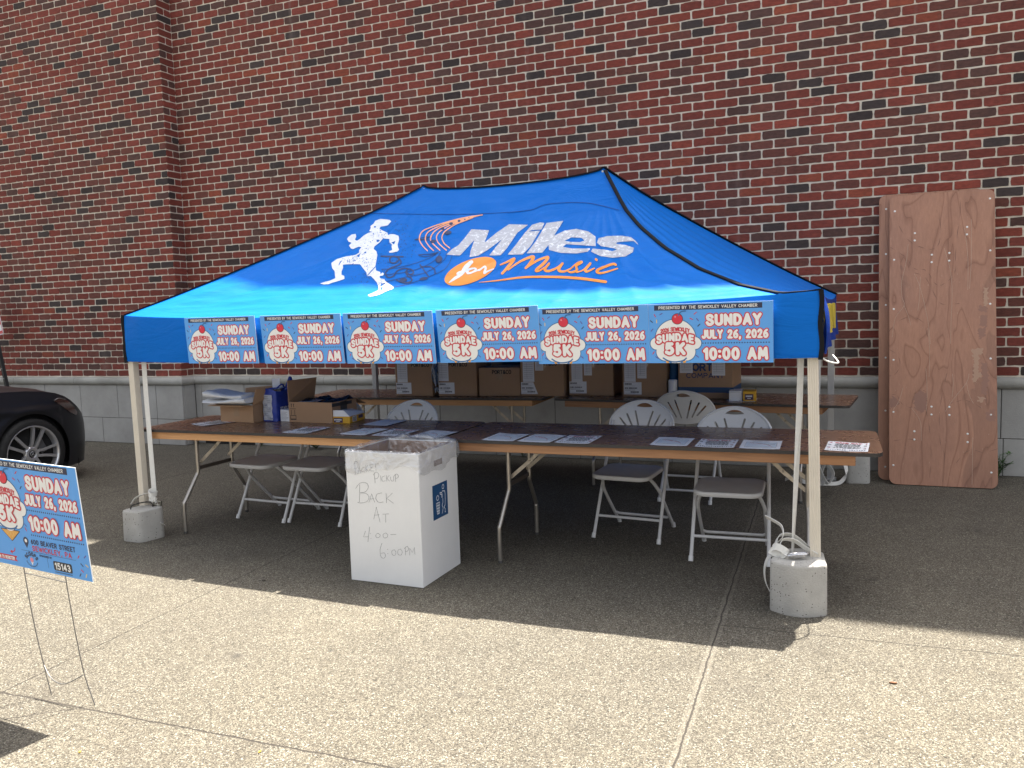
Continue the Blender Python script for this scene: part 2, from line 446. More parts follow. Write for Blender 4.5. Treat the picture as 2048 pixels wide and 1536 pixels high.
# ------------------------------------------------------------------ brick building
WY, WTH, CX0, PD = 3.5513, 0.016745, -2.8483, 0.2136     # wall line, its turn, inner corner, pilaster depth
ROOF = 10.2
BZ, CH, BL = 0.84, 0.0822, 0.2055
bld = thing('brick_building', 'tall red brick building with a grey stone base behind the blue tent', 'building', (0, WY, 0), WTH)
mortar = mat('mortar', (.72,.655,.55), .95, var=.14, vscale=9, bump=.5, bscale=220)
def brick_mat():
    M = bpy.data.materials.new('brick'); M.use_nodes = True; t = M.node_tree; N = t.nodes; L = t.links; b = N['Principled BSDF']
    b.inputs['Roughness'].default_value = .82; b.inputs['Specular IOR Level'].default_value = .3
    at = N.new('ShaderNodeAttribute'); at.attribute_name = 'tint'
    tc = N.new('ShaderNodeTexCoord')
    n = N.new('ShaderNodeTexNoise'); n.inputs['Scale'].default_value = 42; n.inputs['Detail'].default_value = 6; n.inputs['Roughness'].default_value = .7
    mp = N.new('ShaderNodeMapping'); mp.inputs['Scale'].default_value = (.5, .5, 1.2); L.new(tc.outputs['Object'], mp.inputs[0]); L.new(mp.outputs[0], n.inputs['Vector'])
    r = N.new('ShaderNodeValToRGB'); r.color_ramp.elements[0].position = .28; r.color_ramp.elements[0].color = (.55,.57,.6,1); r.color_ramp.elements[1].position = .72; r.color_ramp.elements[1].color = (1.3,1.25,1.2,1)
    L.new(n.outputs['Fac'], r.inputs['Fac'])
    mx = N.new('ShaderNodeMix'); mx.data_type = 'RGBA'; mx.blend_type = 'MULTIPLY'; mx.inputs[0].default_value = .8
    L.new(at.outputs['Color'], mx.inputs[6]); L.new(r.outputs['Color'], mx.inputs[7])
    # soft grime over large areas of the wall
    n3 = N.new('ShaderNodeTexNoise'); n3.inputs['Scale'].default_value = .9; n3.inputs['Detail'].default_value = 5; L.new(tc.outputs['Object'], n3.inputs['Vector'])
    r3 = N.new('ShaderNodeValToRGB'); r3.color_ramp.elements[0].position = .3; r3.color_ramp.elements[0].color = (.8,.8,.82,1); r3.color_ramp.elements[1].position = .7; r3.color_ramp.elements[1].color = (1.12,1.1,1.08,1)
    L.new(n3.outputs['Fac'], r3.inputs['Fac'])
    mx2 = N.new('ShaderNodeMix'); mx2.data_type = 'RGBA'; mx2.blend_type = 'MULTIPLY'; mx2.inputs[0].default_value = .8
    L.new(mx.outputs[2], mx2.inputs[6]); L.new(r3.outputs['Color'], mx2.inputs[7]); 
    mp4 = N.new('ShaderNodeMapping'); mp4.inputs['Scale'].default_value = (5, 5, .35); L.new(tc.outputs['Object'], mp4.inputs[0])
    n4 = N.new('ShaderNodeTexNoise'); n4.inputs['Scale'].default_value = 1; n4.inputs['Detail'].default_value = 6; n4.inputs['Roughness'].default_value = .65; L.new(mp4.outputs[0], n4.inputs['Vector'])
    r4 = N.new('ShaderNodeValToRGB'); r4.color_ramp.elements[0].position = .60; r4.color_ramp.elements[0].color = (0,0,0,1); r4.color_ramp.elements[1].position = .80; r4.color_ramp.elements[1].color = (.34,.34,.34,1); L.new(n4.outputs['Fac'], r4.inputs['Fac'])
    mx4 = N.new('ShaderNodeMix'); mx4.data_type = 'RGBA'; L.new(r4.outputs['Color'], mx4.inputs[0]); L.new(mx2.outputs[2], mx4.inputs[6]); mx4.inputs[7].default_value = (.30,.24,.21,1)
    L.new(mx4.outputs[2], b.inputs['Base Color'])
    n2 = N.new('ShaderNodeTexNoise'); n2.inputs['Scale'].default_value = 90; n2.inputs['Detail'].default_value = 5; L.new(tc.outputs['Object'], n2.inputs['Vector'])
    bp = N.new('ShaderNodeBump'); bp.inputs['Strength'].default_value = .6; bp.inputs['Distance'].default_value = .006
    L.new(n2.outputs['Fac'], bp.inputs['Height']); L.new(bp.outputs['Normal'], b.inputs['Normal'])
    return M
BV, BF, BT = [], [], []
def tintcol():
    u = random.random()
    if u < .09: c = (.052,.040,.038)
    elif u < .21: c = (.090,.047,.040)
    elif u < .44: c = (.135,.049,.038)
    elif u < .90: c = (.185,.046,.034)
    elif u < .97: c = (.215,.050,.034)
    else: c = (.225,.058,.034)
    k = random.uniform(.95, 1.28); return tuple(q*k for q in c)
def brick(o, ex, ey, w, h, nrm, c0=0, c1=0):
    """one brick face: o corner, ex/ey axes, nrm outwards; a chipped outline set 7 mm proud of the mortar"""
    ch_ = 2.2 if random.random() < .10 else 1.25
    j = lambda s: random.gauss(0, s*ch_)
    r = min(.006, h*.12); px = []
    top = [(w-.02+j(.002), h+j(.0009)), (w*.66+j(.005), h+j(.0013)), (w*.33+j(.005), h+j(.0013)), (.02, h+j(.0009))] if w > .12 else [(w-.015, h+j(.001)), (.015, h+j(.001))]
    bot = [(.02, j(.0009)), (w*.33+j(.005), j(.0013)), (w*.66+j(.005), j(.0013)), (w-.02, j(.0009))] if w > .12 else [(.015, j(.001)), (w-.015, j(.001))]
    px = bot + [(w-r*.4+j(.0009), r*.5), (w+j(.0011), h*.5), (w-r*.4+j(.0009), h-r*.5)] + top + [(r*.4+j(.0009), h-r*.5), (j(.0011), h*.5), (r*.4, r*.5)]
    tx, ty = j(.006), j(.012); d0 = random.uniform(.005, .0085); n = len(px); b0 = len(BV)
    for x, y in px: BV.append(tuple(o + ex*x + ey*y + nrm*(d0 + tx*(x-w/2) + ty*(y-h/2))))
    ins = .0022
    for x, y in px:
        xx = x + (ins if x < w/2 else -ins)*-1; yy = y + (ins if y < h/2 else -ins)*-1
        BV.append(tuple(o + ex*xx + ey*yy - nrm*.004))
    BF.append(tuple(range(b0, b0+n)))
    for i in range(n): BF.append((b0+i, b0+n+i, b0+n+(i+1) % n, b0+(i+1) % n))
    c = tintcol(); BT.extend([c]*(2*n))
JT = .0142
EX, EZ, NY = Vector((1,0,0)), Vector((0,0,1)), Vector((0,-1,0))
NR = 66
for row in range(NR):
    z = BZ + row*CH + JT
    h = CH - JT
    off = (row % 2)*BL*.5
    # main wall, to the right of the inner corner
    x = CX0 + .002 - off + (.0 if row % 2 else 0)
    while x < 10.5:
        a = max(x, CX0+.003); e = x + BL - JT + random.gauss(0, .0012)
        if e - a > .03: brick(Vector((a, 0, z+random.gauss(0,.0007))), EX, EZ, e-a, h+random.gauss(0,.0008), NY)
        x += BL
    # pilaster to the left
    x = CX0 - off
    while x > -10.0:
        a = x - BL + JT; e = x
        if x == CX0 - 0 or True:
            if off and x == CX0 - off:
                brick(Vector((x+JT, -PD, z)), EX, EZ, CX0-x-JT, h, NY)
            brick(Vector((a, -PD, z+random.gauss(0,.0007))), EX, EZ, e-a+random.gauss(0,.001), h+random.gauss(0,.0008), NY)
        x -= BL
    # return face of the pilaster
    if row % 2: brick(Vector((CX0, -PD, z)), Vector((0,1,0)), EZ, PD-.012, h, Vector((1,0,0)))
    else:
        brick(Vector((CX0, -PD, z)), Vector((0,1,0)), EZ, PD*.48-JT*.5, h, Vector((1,0,0)))
        brick(Vector((CX0, -PD*.52+JT*.5, z)), Vector((0,1,0)), EZ, PD*.46-.008, h, Vector((1,0,0)))
me = bpy.data.meshes.new('brickwork'); me.from_pydata(BV, [], BF)
me.materials.append(brick_mat())
ca = me.color_attributes.new('tint', 'FLOAT_COLOR', 'POINT')
arr = np.ones((len(BV), 4), np.float32); arr[:, :3] = np.array(BT, np.float32); ca.data.foreach_set('color', arr.ravel())
bw = bpy.data.objects.new('brickwork', me); COL.objects.link(bw); bw.parent = bld
# the wall core: mortar faces behind the bricks and the plain upper storeys
ub = mat('upper_brick', (.16,.05,.04), .85, var=.3, vscale=14)
cz = BZ + NR*CH
q = MB()
q.box(CX0, 10.5, 0, .5, 0, cz, 0, skip=('t',))
q.box(-10.2, CX0, -PD, .5, 0, cz, 0, skip=('t',))
q.box(-10.2, 10.5, .0, 9, cz, ROOF, 1)
q.box(-30, -10.2, .0, 9, 0, ROOF, 1); q.box(10.5, 30, .0, 9, 0, ROOF, 1)
q.build('wall_core', [mortar, ub], bld)
# stone base of big blocks and a rounded string course
def stone_mat():
    M = mat('stone_base', (.42,.41,.385), .88, var=.2, vscale=2.2, bump=.25, bscale=90, col2=(.30,.29,.27))
    return M
stone = stone_mat()
sd_ = mat('stone_moulding', (.42,.41,.375), .85, var=.2, vscale=2.0, bump=.3, bscale=70, col2=(.24,.235,.21))
grout = mat('stone_joint', (.10,.095,.085), .95)
q = MB(); PB = .022
def blocks(y, x0, x1, z0, z1, first, length, axis=0):
    x = first
    while x < x1:
        a, e = max(x, x0), min(x+length, x1)
        if e - a > .04:
            pr = random.uniform(0, .003)
            q.bbox(a+.003, e-.003, y-PB-pr, y+.02, z0+.003, z1-.003, .003, 0, seg=1)
        x += length
blocks(0, CX0+PB+.003, 10.5, 0, .32, CX0+.35, .93); blocks(0, CX0+PB+.003, CX0+.35, 0, .32, CX0, .4)
blocks(0, CX0+PB+.003, 10.5, .32, .742, CX0+.12, .66); blocks(0, CX0+PB+.003, CX0+.12, .32, .742, CX0, .14)
blocks(-PD, -10.2, CX0+PB, 0, .32, -4.184-.93*7, .93)
blocks(-PD, -10.2, CX0+PB, .32, .742, -3.895-.645*10, .645)
q.bbox(CX0-.02, CX0+PB, -PD+.022, -PB-.003, .003, .317, .003, 0, seg=1); q.bbox(CX0-.02, CX0+PB, -PD+.022, -PB-.003, .323, .739, .003, 0, seg=1)
q.box(CX0+.004, 10.5, -PB+.006, .0, 0, .742, 1); q.box(-10.2, CX0+PB-.006, -PD-PB+.006, -PD, 0, .742, 1)
q.build('stone_base', [stone, grout], bld)
q = MB()
prof = [(-.002,.742),(-.040,.742)] + [(-.034-.030*cos(radians(a)), .788+.042*sin(radians(a))) for a in range(-75, 91, 15)] + [(-.002,.839)]
def moulding(path, out):
    """profile swept along a plan path; out = outward directions"""
    P = []
    for (x, y), (ox, oy) in zip(path, out): P.append([(x-ox*pp[0], y-oy*pp[0], pp[1]) for pp in prof])
    q.grid(P, 0, True)
mx_ = lambda a, b_, y: [a + (b_-a)*i/1 for i in range(2)]
x = -10.2
while x < CX0-.9: moulding([(x+.002, -PD), (x+1.118, -PD)], [(0,-1)]*2); x += 1.12
moulding([(x+.002, -PD), (CX0, -PD)], [(0,-1), (1,-1)])
moulding([(CX0, -PD), (CX0, 0)], [(1,-1), (1,-1)])
xx = CX0
moulding([(xx, 0), (xx+.9, 0)], [(1,-1), (0,-1)]); xx += .904
while xx < 10.4: moulding([(xx, 0), (min(xx+1.048, 10.5), 0)], [(0,-1)]*2); xx += 1.052
q.box(-10.2, CX0, -PD-.02, -PD, .745, .832, 1); q.box(CX0+.01, 10.5, -.02, 0, .745, .832, 1)
q.build('string_course', [sd_, grout], bld)
# basement vent at the wall foot: solid strip, slot's shade put into its colour
q = MB(); q.box(-2.70, -1.95, -.035, -.02, .0, .062, 0); q.build('base_vent', mat('slot_shade', (.012,.011,.010), .9), bld)
# ------------------------------------------------------------------ blue canopy tent
TL, TD, ZE, ZR, RX0, RX1, VB = 4.57, 3.15, 1.570, 2.527, 1.565, 3.04, 1.243
RY = TD/2
_pt = [0,.03,.13,.28,.455,.63,.77,.86,.91,1]; _pv = [0,.12,.46,.76,.96,1,.89,.7,.46,0]
_at = [0,.1,.25,.4,.55,.75,1]; _av = [.035,.15,.17,.2,.26,.29,.29]
def wrinkle(x, y):
    """stretched-cloth creases fanning out of the corners and the peaks"""
    x = np.asarray(x, float); y = np.asarray(y, float)
    def fan(px, py, k, ph, r0, amp):
        a = np.arctan2(y-py, x-px); r = np.hypot(x-px, y-py)
        return amp*(1-1.6*np.abs(np.sin((a*k+ph+1.3*np.sin(a*7+ph)+.5*np.sin(r*3+ph))/2))**.75)*np.exp(-((r-r0)/1.1)**2)*np.clip(r*2, 0, 1)
    w = fan(0, 0, 46, .3, .9, .011) + fan(TL, 0, 40, 1.1, 1.0, .012) + fan(RX1, RY, 34, 2.0, .8, .011) + fan(RX0, RY, 26, .7, .7, .008)
    b = np.exp(-((y-.22)/.2)**2)
    w = w*(.4+.6*np.clip((y-.35)/.5, 0, 1))
    w = w + b*(.0022*np.sin(58*y+2.2*np.sin(1.9*x+.6)+1.2*np.sin(5.3*x)) + .0018*np.sin(34*y-9*x+1.5*np.sin(3*x)))
    w = w + .0026*np.sin(17*x+23*y+2*np.sin(2.1*x-3*y))*np.clip(y*1.5, 0, 1)
    return w
def bow(fr): return np.interp(fr, [0,.04,.12,.43,.46,.85,.97,1], [0,.045,.07,.092,.118,.06,.02,0])
def zfront(x, y, wr=True):
    x = np.asarray(x, float); y = np.asarray(y, float)
    B = 0.0
    for _ in range(4):      # the eave bows outwards between the corners
        t = np.clip((y+B)/(RY+B), 0, 1); hl = RX0*t; hr = TL-(TL-RX1)*t
        fr = np.clip((x-hl)/np.maximum(hr-hl, 1e-6), 0, 1); B = bow(fr)
    sag = np.interp(t, _pt, _pv)*np.interp(fr, _at, _av)
    e = .05*(1-np.abs(2*fr-1)**3)*(1-t)**4
    rs = .058*np.sqrt(np.clip(4*fr*(1-fr), 0, 1))*t**5
    z = ZE+(ZR-ZE)*t-sag-e-rs
    if wr: z = z+wrinkle(x, y)*np.clip(12*t, 0, 1)*np.clip(14*(1-t), 0, 1)*np.clip(18*fr, 0, 1)*np.clip(18*(1-fr), 0, 1)
    return z
def on_canopy(px, py, lift=0.0):
    px = np.asarray(px, float); py = np.asarray(py, float)
    d = CF[None]+CR[None]*((px-1024)/FPX)[:, None]-CU[None]*((py-768)/FPX)[:, None]
    lo = np.full(px.shape, -.25); hi = np.full(px.shape, RY)
    for _ in range(40):
        mid = (lo+hi)/2; lam = (mid-CAM[1])/d[:, 1]
        P = CAM[None]+d*lam[:, None]
        above = P[:, 2] > zfront(P[:, 0], P[:, 1])
        lo = np.where(above, mid, lo); hi = np.where(above, hi, mid)
    P = CAM[None]+d*(((lo+hi)/2-CAM[1])/d[:, 1])[:, None]
    # lift off the cloth along its own slope normal
    e = .01; x, y = P[:, 0], P[:, 1]
    nx = -(zfront(x+e, y)-zfront(x-e, y))/(2*e); ny = -(zfront(x, y+e)-zfront(x, y-e))/(2*e)
    n = np.stack([nx, ny, np.ones_like(nx)], 1); n /= np.linalg.norm(n, axis=1)[:, None]
    return P+n*lift
def cloth_mat(name, col, tr):
    M = bpy.data.materials.new(name); M.use_nodes = True; t = M.node_tree; N = t.nodes; L = t.links; b = N['Principled BSDF']
    b.inputs['Base Color'].default_value = (*col, 1); b.inputs['Roughness'].default_value = .5; b.inputs['Specular IOR Level'].default_value = .12
    b.inputs['Sheen Weight'].default_value = .0; b.inputs['Sheen Roughness'].default_value = .4
    tc = N.new('ShaderNodeTexCoord'); w = N.new('ShaderNodeTexNoise'); w.inputs['Scale'].default_value = 7; w.inputs['Detail'].default_value = 8; w.inputs['Roughness'].default_value = .62; w.inputs['Distortion'].default_value = .6
    mp = N.new('ShaderNodeMapping'); mp.inputs['Scale'].default_value = (.5, 1.6, 1.6); L.new(tc.outputs['Object'], mp.inputs[0]); L.new(mp.outputs[0], w.inputs['Vector'])
    bp = N.new('ShaderNodeBump'); bp.inputs['Strength'].default_value = .4; bp.inputs['Distance'].default_value = .025
    L.new(w.outputs['Fac'], bp.inputs['Height']); L.new(bp.outputs['Normal'], b.inputs['Normal'])
    if tr:
        tl = N.new('ShaderNodeBsdfTranslucent'); tl.inputs['Color'].default_value = (*col, 1)
        mx = N.new('ShaderNodeMixShader'); mx.inputs[0].default_value = tr
        L.new(b.outputs[0], mx.inputs[1]); L.new(tl.outputs[0], mx.inputs[2]); L.new(mx.outputs[0], N['Material Output'].inputs['Surface'])
    MATS[name] = M; return M
blue = cloth_mat('blue_tent_fabric', (.002,.142,.56), .05)
navy = cloth_mat('deep_blue_fabric', (.004,.040,.26), .04)
piping = mat('black_piping', (.008,.008,.010), .8, spec=.2)
tent = thing('canopy_tent', 'open blue pop-up canopy tent with printed runner on its roof and cream legs', 'tent', (0,0,0))
# roof panels
q = MB(); NX, NY_ = 220, 100
G = np.zeros((NX+1, NY_+1, 3))
for j in range(NY_+1):
    t = (j/NY_)**1.15; y = t*RY; hl = RX0*t; hr = TL-(TL-RX1)*t
    xs_ = hl+(hr-hl)*np.arange(NX+1)/NX
    B_ = bow(np.arange(NX+1)/NX); yy = -B_+t*(RY+B_)
    G[:, j, 0] = xs_; G[:, j, 1] = yy; G[:, j, 2] = zfront(xs_, yy)
q.grid(G, 0, True)
front_ridge = [tuple(v) for v in G[:, NY_]]; hipL = [tuple(v) for v in G[0]]; hipR = [tuple(v) for v in G[NX]]
def side(xe, xr, hipf, A0, A1, n=60):
    P = np.zeros((n+1, n+1, 3))
    for j in range(n+1):
        t = j/n; y0, y1 = RY*t, TD-RY*t; x = xe+(xr-xe)*t; k = np.arange(n+1)/n
        y = y0+(y1-y0)*k
        s0 = hipf(t); sag = np.interp(t, _pt, _pv)*(A0+(A1-A0)*np.clip(k*1.0, 0, 1))
        P[:, j, 0] = x; P[:, j, 1] = y
        P[:, j, 2] = ZE+(ZR-ZE)*t-sag-.04*(1-np.abs(2*k-1)**3)*(1-t)**4 + .006*np.sin(k*46+3*np.sin(t*5))*np.clip(8*k,0,1)*np.clip(8*(1-k),0,1)*np.clip(6*t,0,1)*np.clip(6*(1-t),0,1)
        if n: P[0, j] = (x, y0, np.interp(t, np.array([h[1]/RY for h in hipf.pts]), np.array([h[2] for h in hipf.pts])))
    return P
class Hip:
    def __init__(s, pts): s.pts = pts
    def __call__(s, t): return 0
q.grid(side(TL, RX1, Hip(hipR), .29, .045), 0, True, flip=False)
q.grid(side(0, RX0, Hip(hipL), .035, .045), 0, True, flip=True)
P = np.zeros((61, 41, 3))
for j in range(41):
    t = j/40; hl = RX0*t; hr = TL-(TL-RX1)*t; k = np.arange(61)/60
    P[:, j, 0] = hl+(hr-hl)*k; P[:, j, 1] = TD-RY*t
    P[:, j, 2] = ZE+(ZR-ZE)*t-np.interp(t, _pt, _pv)*.045-.04*(1-np.abs(2*k-1)**3)*(1-t)**4-.058*np.sqrt(np.clip(4*k*(1-k), 0, 1))*t**5
q.grid(P, 0, True, flip=True)
backhip = [(RX1+(TL-RX1)*(1-t), TD-RY*t, ZE+(ZR-ZE)*t-np.interp(t, _pt, _pv)*.045) for t in np.linspace(0, 1, 30)]
canopy = q.build('canopy', blue, tent)
# black binding along hips and ridge, flat like tape
q = MB()
up = lambda P, k: [(x, y, z+k) for x, y, z in P]
q.ribbon(up(hipL[::3], .004), .026, (.6,-.6,0), th=.008); q.ribbon(up(hipR[::3], .006), .026, (.75,.7,0.1), th=.008)
q.ribbon(up(front_ridge[::4], .004), .026, (0,1,0), th=.010); q.ribbon(up(backhip, .006), .034, (.7,-.7,0), th=.008)
q.ribbon([(RX0-RX0*(1-t), TD-RY*t, ZE+(ZR-ZE)*t-np.interp(t, _pt, _pv)*.045+.005) for t in np.linspace(0, 1, 20)], .03, (.7,.7,0), th=.008)
q.build('binding', piping, canopy)
# stitched seam across the front panel
sp_ = crom([(735,427),(800,428),(880,429),(970,427.5),(1057,421),(1088,410),(1130,405.5),(1173,406),(1205,412),(1238,420.5)], 8)
sv = on_canopy([a for a, b in sp_], [b for a, b in sp_], .0022)
q = MB(); q.ribbon([tuple(v) for v in sv], .0045, (0,.85,.5), th=.001); q.build('seam', mat('seam_thread', (.01,.04,.2), .7), canopy)

# ------- prints on the roof, traced in photo pixels then laid on the cloth
def canopy_fill(px0, px1, py0, py1, field, res, lift, iso=0.0):
    X, Y = gridXY(px0, px1, py0, py1, res)
    v, f = fill(X, Y, field(X, Y), iso, merge=False)
    P = on_canopy([a for a, b in v], [b for a, b in v], lift)
    return [tuple(x) for x in P], [tuple(reversed(g_)) for g_ in f]
def speck_mat(name, col, col2, scale, lo, hi):
    M = bpy.data.materials.new(name); M.use_nodes = True; t = M.node_tree; b = t.nodes['Principled BSDF']; b.inputs['Roughness'].default_value = .55
    tc = t.nodes.new('ShaderNodeTexCoord'); n = t.nodes.new('ShaderNodeTexNoise'); n.inputs['Scale'].default_value = scale; n.inputs['Detail'].default_value = 6; n.inputs['Roughness'].default_value = .75
    t.links.new(tc.outputs['Object'], n.inputs['Vector']); r = t.nodes.new('ShaderNodeValToRGB')
    r.color_ramp.elements[0].position = lo; r.color_ramp.elements[0].color = (*col, 1); r.color_ramp.elements[1].position = hi; r.color_ramp.elements[1].color = (*col2, 1)
    t.links.new(n.outputs['Fac'], r.inputs['Fac']); t.links.new(r.outputs['Color'], b.inputs['Base Color']); MATS[name] = M; return M
ink_white = speck_mat('worn_white_print', (.42,.44,.5), (.72,.75,.80), 34, .53, .60)
ink_run = speck_mat('white_print', (.60,.64,.72), (.72,.75,.80), 40, .4, .6)
ink_or = mat('orange_print', (.78,.27,.035), .55)
ink_pk = mat('peach_print', (.80,.36,.19), .55)
ink_dk = mat('dark_print', (.012,.035,.12), .6)
Z1 = lambda L: [(620+x/2.926, 380+y/2.926) for x, y in L]     # first close look
Z2 = lambda L: [(630+x/9.035, 430+y/9.035) for x, y in L]     # runner
Z3 = lambda L: [(800+x/9.035, 420+y/9.035) for x, y in L]     # music
runner = Z2([(980,295),(1010,240),(1000,205),(1060,160),(1090,110),(1180,75),(1290,85),(1350,95),(1380,122),(1350,150),(1320,190),(1260,205),(1190,215),(1165,255),(1230,290),(1310,325),(1320,370),(1365,350),(1430,352),(1510,380),(1520,450),(1495,540),(1500,590),(1520,635),(1490,665),(1400,685),(1345,688),(1340,660),(1395,640),(1385,575),(1395,540),(1350,500),(1345,440),(1290,435),(1230,430),(1170,500),(1075,575),(1060,620),(1110,660),(1130,730),(1110,830),(1095,920),(1105,1010),(1180,1035),(1185,1075),(1220,1045),(1245,1060),(1235,1100),(1170,1110),(1175,1150),(1230,1160),(1250,1150),(1270,1200),(1350,1255),(1420,1305),(1415,1340),(1340,1365),(1260,1395),(1200,1430),(1110,1460),(1020,1478),(965,1470),(962,1452),(1060,1410),(1140,1370),(1150,1310),(1120,1230),(1060,1160),(1010,1110),(940,1110),(935,1050),(870,970),(815,895),(700,895),(580,897),(505,905),(510,960),(480,1030),(480,1085),(530,1105),(535,1160),(440,1195),(330,1225),(250,1255),(160,1262),(92,1243),(180,1215),(280,1190),(370,1150),(365,1090),(360,1030),(310,960),(300,900),(300,870),(400,800),(560,755),(730,728),(800,690),(800,640),(840,590),(800,580),(760,590),(690,622),(650,610),(615,555),(650,520),(660,505),(610,490),(580,440),(600,405),(660,360),(735,345),(745,400),(720,450),(760,470),(810,440),(880,375),(960,330),(1040,310)])
holes = [Z2(h) for h in [[(1110,450),(1180,460),(1150,495),(1120,495)],[(1380,505),(1455,475),(1430,540)],[(1065,205),(1105,205),(1095,235),(1070,235)],[(905,670),(930,690),(900,705),(885,690)],[(920,600),(950,605),(930,620)],[(760,740),(820,700),(800,775)],[(425,915),(450,850),(500,820),(470,860),(440,912)],[(990,480),(1020,490),(1000,505)],[(1175,1275),(1260,1235),(1270,1250),(1200,1290)],[(1180,1330),(1230,1290),(1215,1350),(1190,1385)],[(1300,1290),(1320,1290),(1310,1320)],[(930,1110),(1090,935),(1110,935),(960,1100)]]]
rs_ = random.Random(3)
for _ in range(300):
    zx, zy = rs_.choice([(rs_.gauss(900, 60), rs_.gauss(700, 110)), (rs_.gauss(1150, 90), rs_.gauss(370, 60)), (rs_.gauss(980, 90), rs_.gauss(900, 90)), (rs_.gauss(1180, 60), rs_.gauss(1270, 70)), (rs_.gauss(620, 90), rs_.gauss(820, 40))])
    s_ = rs_.uniform(6, 17); a = rs_.uniform(0, 3)
    holes.append(Z2([(zx+s_*cos(a), zy+s_*sin(a)), (zx-.4*s_*sin(a), zy+.4*s_*cos(a)), (zx-s_*cos(a), zy-s_*sin(a)), (zx+.4*s_*sin(a), zy-.4*s_*cos(a))]))
def runner_f(X, Y):
    d = poly_sd(X, Y, runner)
    for h in holes: d = np.maximum(d, -poly_sd(X, Y, h))
    return d
q = MB(); v, f = canopy_fill(638, 800, 436, 596, runner_f, .62, .0030); q.add(v, f, 0, True)
q.build('runner_print', ink_run, canopy)
# dark splatter and notes behind the runner
q = MB()
def pix_strokes(strokes, r, res, lift, mi=0):
    pts_ = [p_ for s_ in strokes for p_ in s_]; xs_ = [p_[0] for p_ in pts_]; ys_ = [p_[1] for p_ in pts_]
    v, f = canopy_fill(min(xs_)-r-1, max(xs_)+r+1, min(ys_)-r-1, max(ys_)+r+1, lambda X, Y: seg_dist(X, Y, strokes)-r, res, lift)
    q.add(v, f, mi, True)
spl = []
for _ in range(150):
    zx, zy = rs_.choice([(rs_.gauss(1500, 100), rs_.gauss(330, 120)), (rs_.gauss(1560, 150), rs_.gauss(620, 80)), (rs_.gauss(1300, 90), rs_.gauss(880, 120)), (rs_.gauss(950, 120), rs_.gauss(1130, 70))])
    x_, y_ = Z2([(zx, zy)])[0]
    if poly_sd(np.array([[x_]]), np.array([[y_]]), runner)[0, 0] < 1.2: continue
    a = rs_.gauss(-.5, .8); l = rs_.uniform(.2, 1.4); spl.append([(x_, y_), (x_+l*cos(a), y_+l*sin(a))])
pix_strokes(spl, .55, .55, .0026)
staff = [Z3(crom(s_, 5)) for s_ in ([(-330,1080),(0,1040),(300,960),(560,860),(700,760)], [(-330,1180),(100,1130),(400,1040),(620,920),(740,770)], [(-250,1300),(150,1210),(450,1140),(680,1010),(820,880),(840,780)], [(-200,1400),(60,1365),(350,1280),(600,1180),(800,1080),(900,950),(940,840)])]
pix_strokes(staff, .45, .5, .0026)
clef = [Z3(crom(s_, 5)) for s_ in ([(-340,-0+840),(-100,845),(60,850)], [(-30,850),(-20,900),(-80,960),(-170,950),(-180,880),(-110,840),(-20,880),(20,960),(-60,1010),(-180,1060),(-260,1140),(-220,1220),(-120,1200),(-60,1120),(0,1080),(100,1060),(220,1090),(240,1150),(170,1170),(120,1120),(140,1080)], [(100,1120),(140,1200),(200,1230),(210,1290),(120,1320),(20,1310),(-60,1270)])]
pix_strokes(clef, 1.3, .6, .0030)
pix_strokes([Z3(s_) for s_ in ([(360,990),(520,1210)], [(380,1030),(560,1030),(630,1080),(635,1150)])], 1.1, .6, .0030)
pix_strokes([Z3(crom(s_, 4)) for s_ in ([(330,820),(450,850),(560,830),(690,770),(560,800),(400,810),(330,820)], [(270,540),(400,510),(540,490),(440,530),(270,545)], [(270,545),(560,548)])], .6, .5, .0034)
for (cx_, cy_, rx_, ry_) in ((705,900,60,62),(600,575,48,30),(870,418,62,34),(60,1280,70,36),(430,1250,75,28),(925,255,34,24),(1070,205,26,20),(1175,178,16,12),(1245,145,10,9),(775,345,28,22)):
    px_, py_ = Z3([(cx_, cy_)])[0]; a_, b_ = rx_/9.035, ry_/9.035
    v, f = canopy_fill(px_-a_-1, px_+a_+1, py_-b_-1, py_+b_+1, lambda X, Y: (np.hypot((X-px_)/a_, (Y-py_+.25*(X-px_)*.6)/b_)-1)*b_, .6, .0046); q.add(v, f, 0, True)
q.build('music_note_print', ink_dk, canopy)
# orange staves
q = MB()
stv = [Z3(crom(s_, 6)) for s_ in ([(500,745),(400,640),(350,530),(400,400),(560,320),(830,230),(1080,165),(1300,125),(1490,95)], [(610,740),(520,650),(460,540),(500,420),(640,330),(880,235),(1100,180),(1300,130)], [(720,735),(600,620),(555,530),(600,420),(720,330),(920,250),(1120,190),(1300,138)], [(840,735),(700,610),(660,510),(700,420),(820,330),(960,260),(1130,205),(1300,145)], [(900,695),(800,610),(760,510),(800,410),(900,330),(1020,260),(1160,205),(1320,145)])]
pix_strokes(stv, 1.05, .6, .0038)
wed = Z3([(850,215),(1060,162),(1300,110),(1490,92),(1480,100),(1300,150),(1120,215),(1000,260),(960,262),(1060,190),(900,235)])
v, f = canopy_fill(890, 968, 428, 452, lambda X, Y: poly_sd(X, Y, wed), .6, .0042); q.add(v, f, 0, True)
q.build('stave_print', ink_pk, canopy)
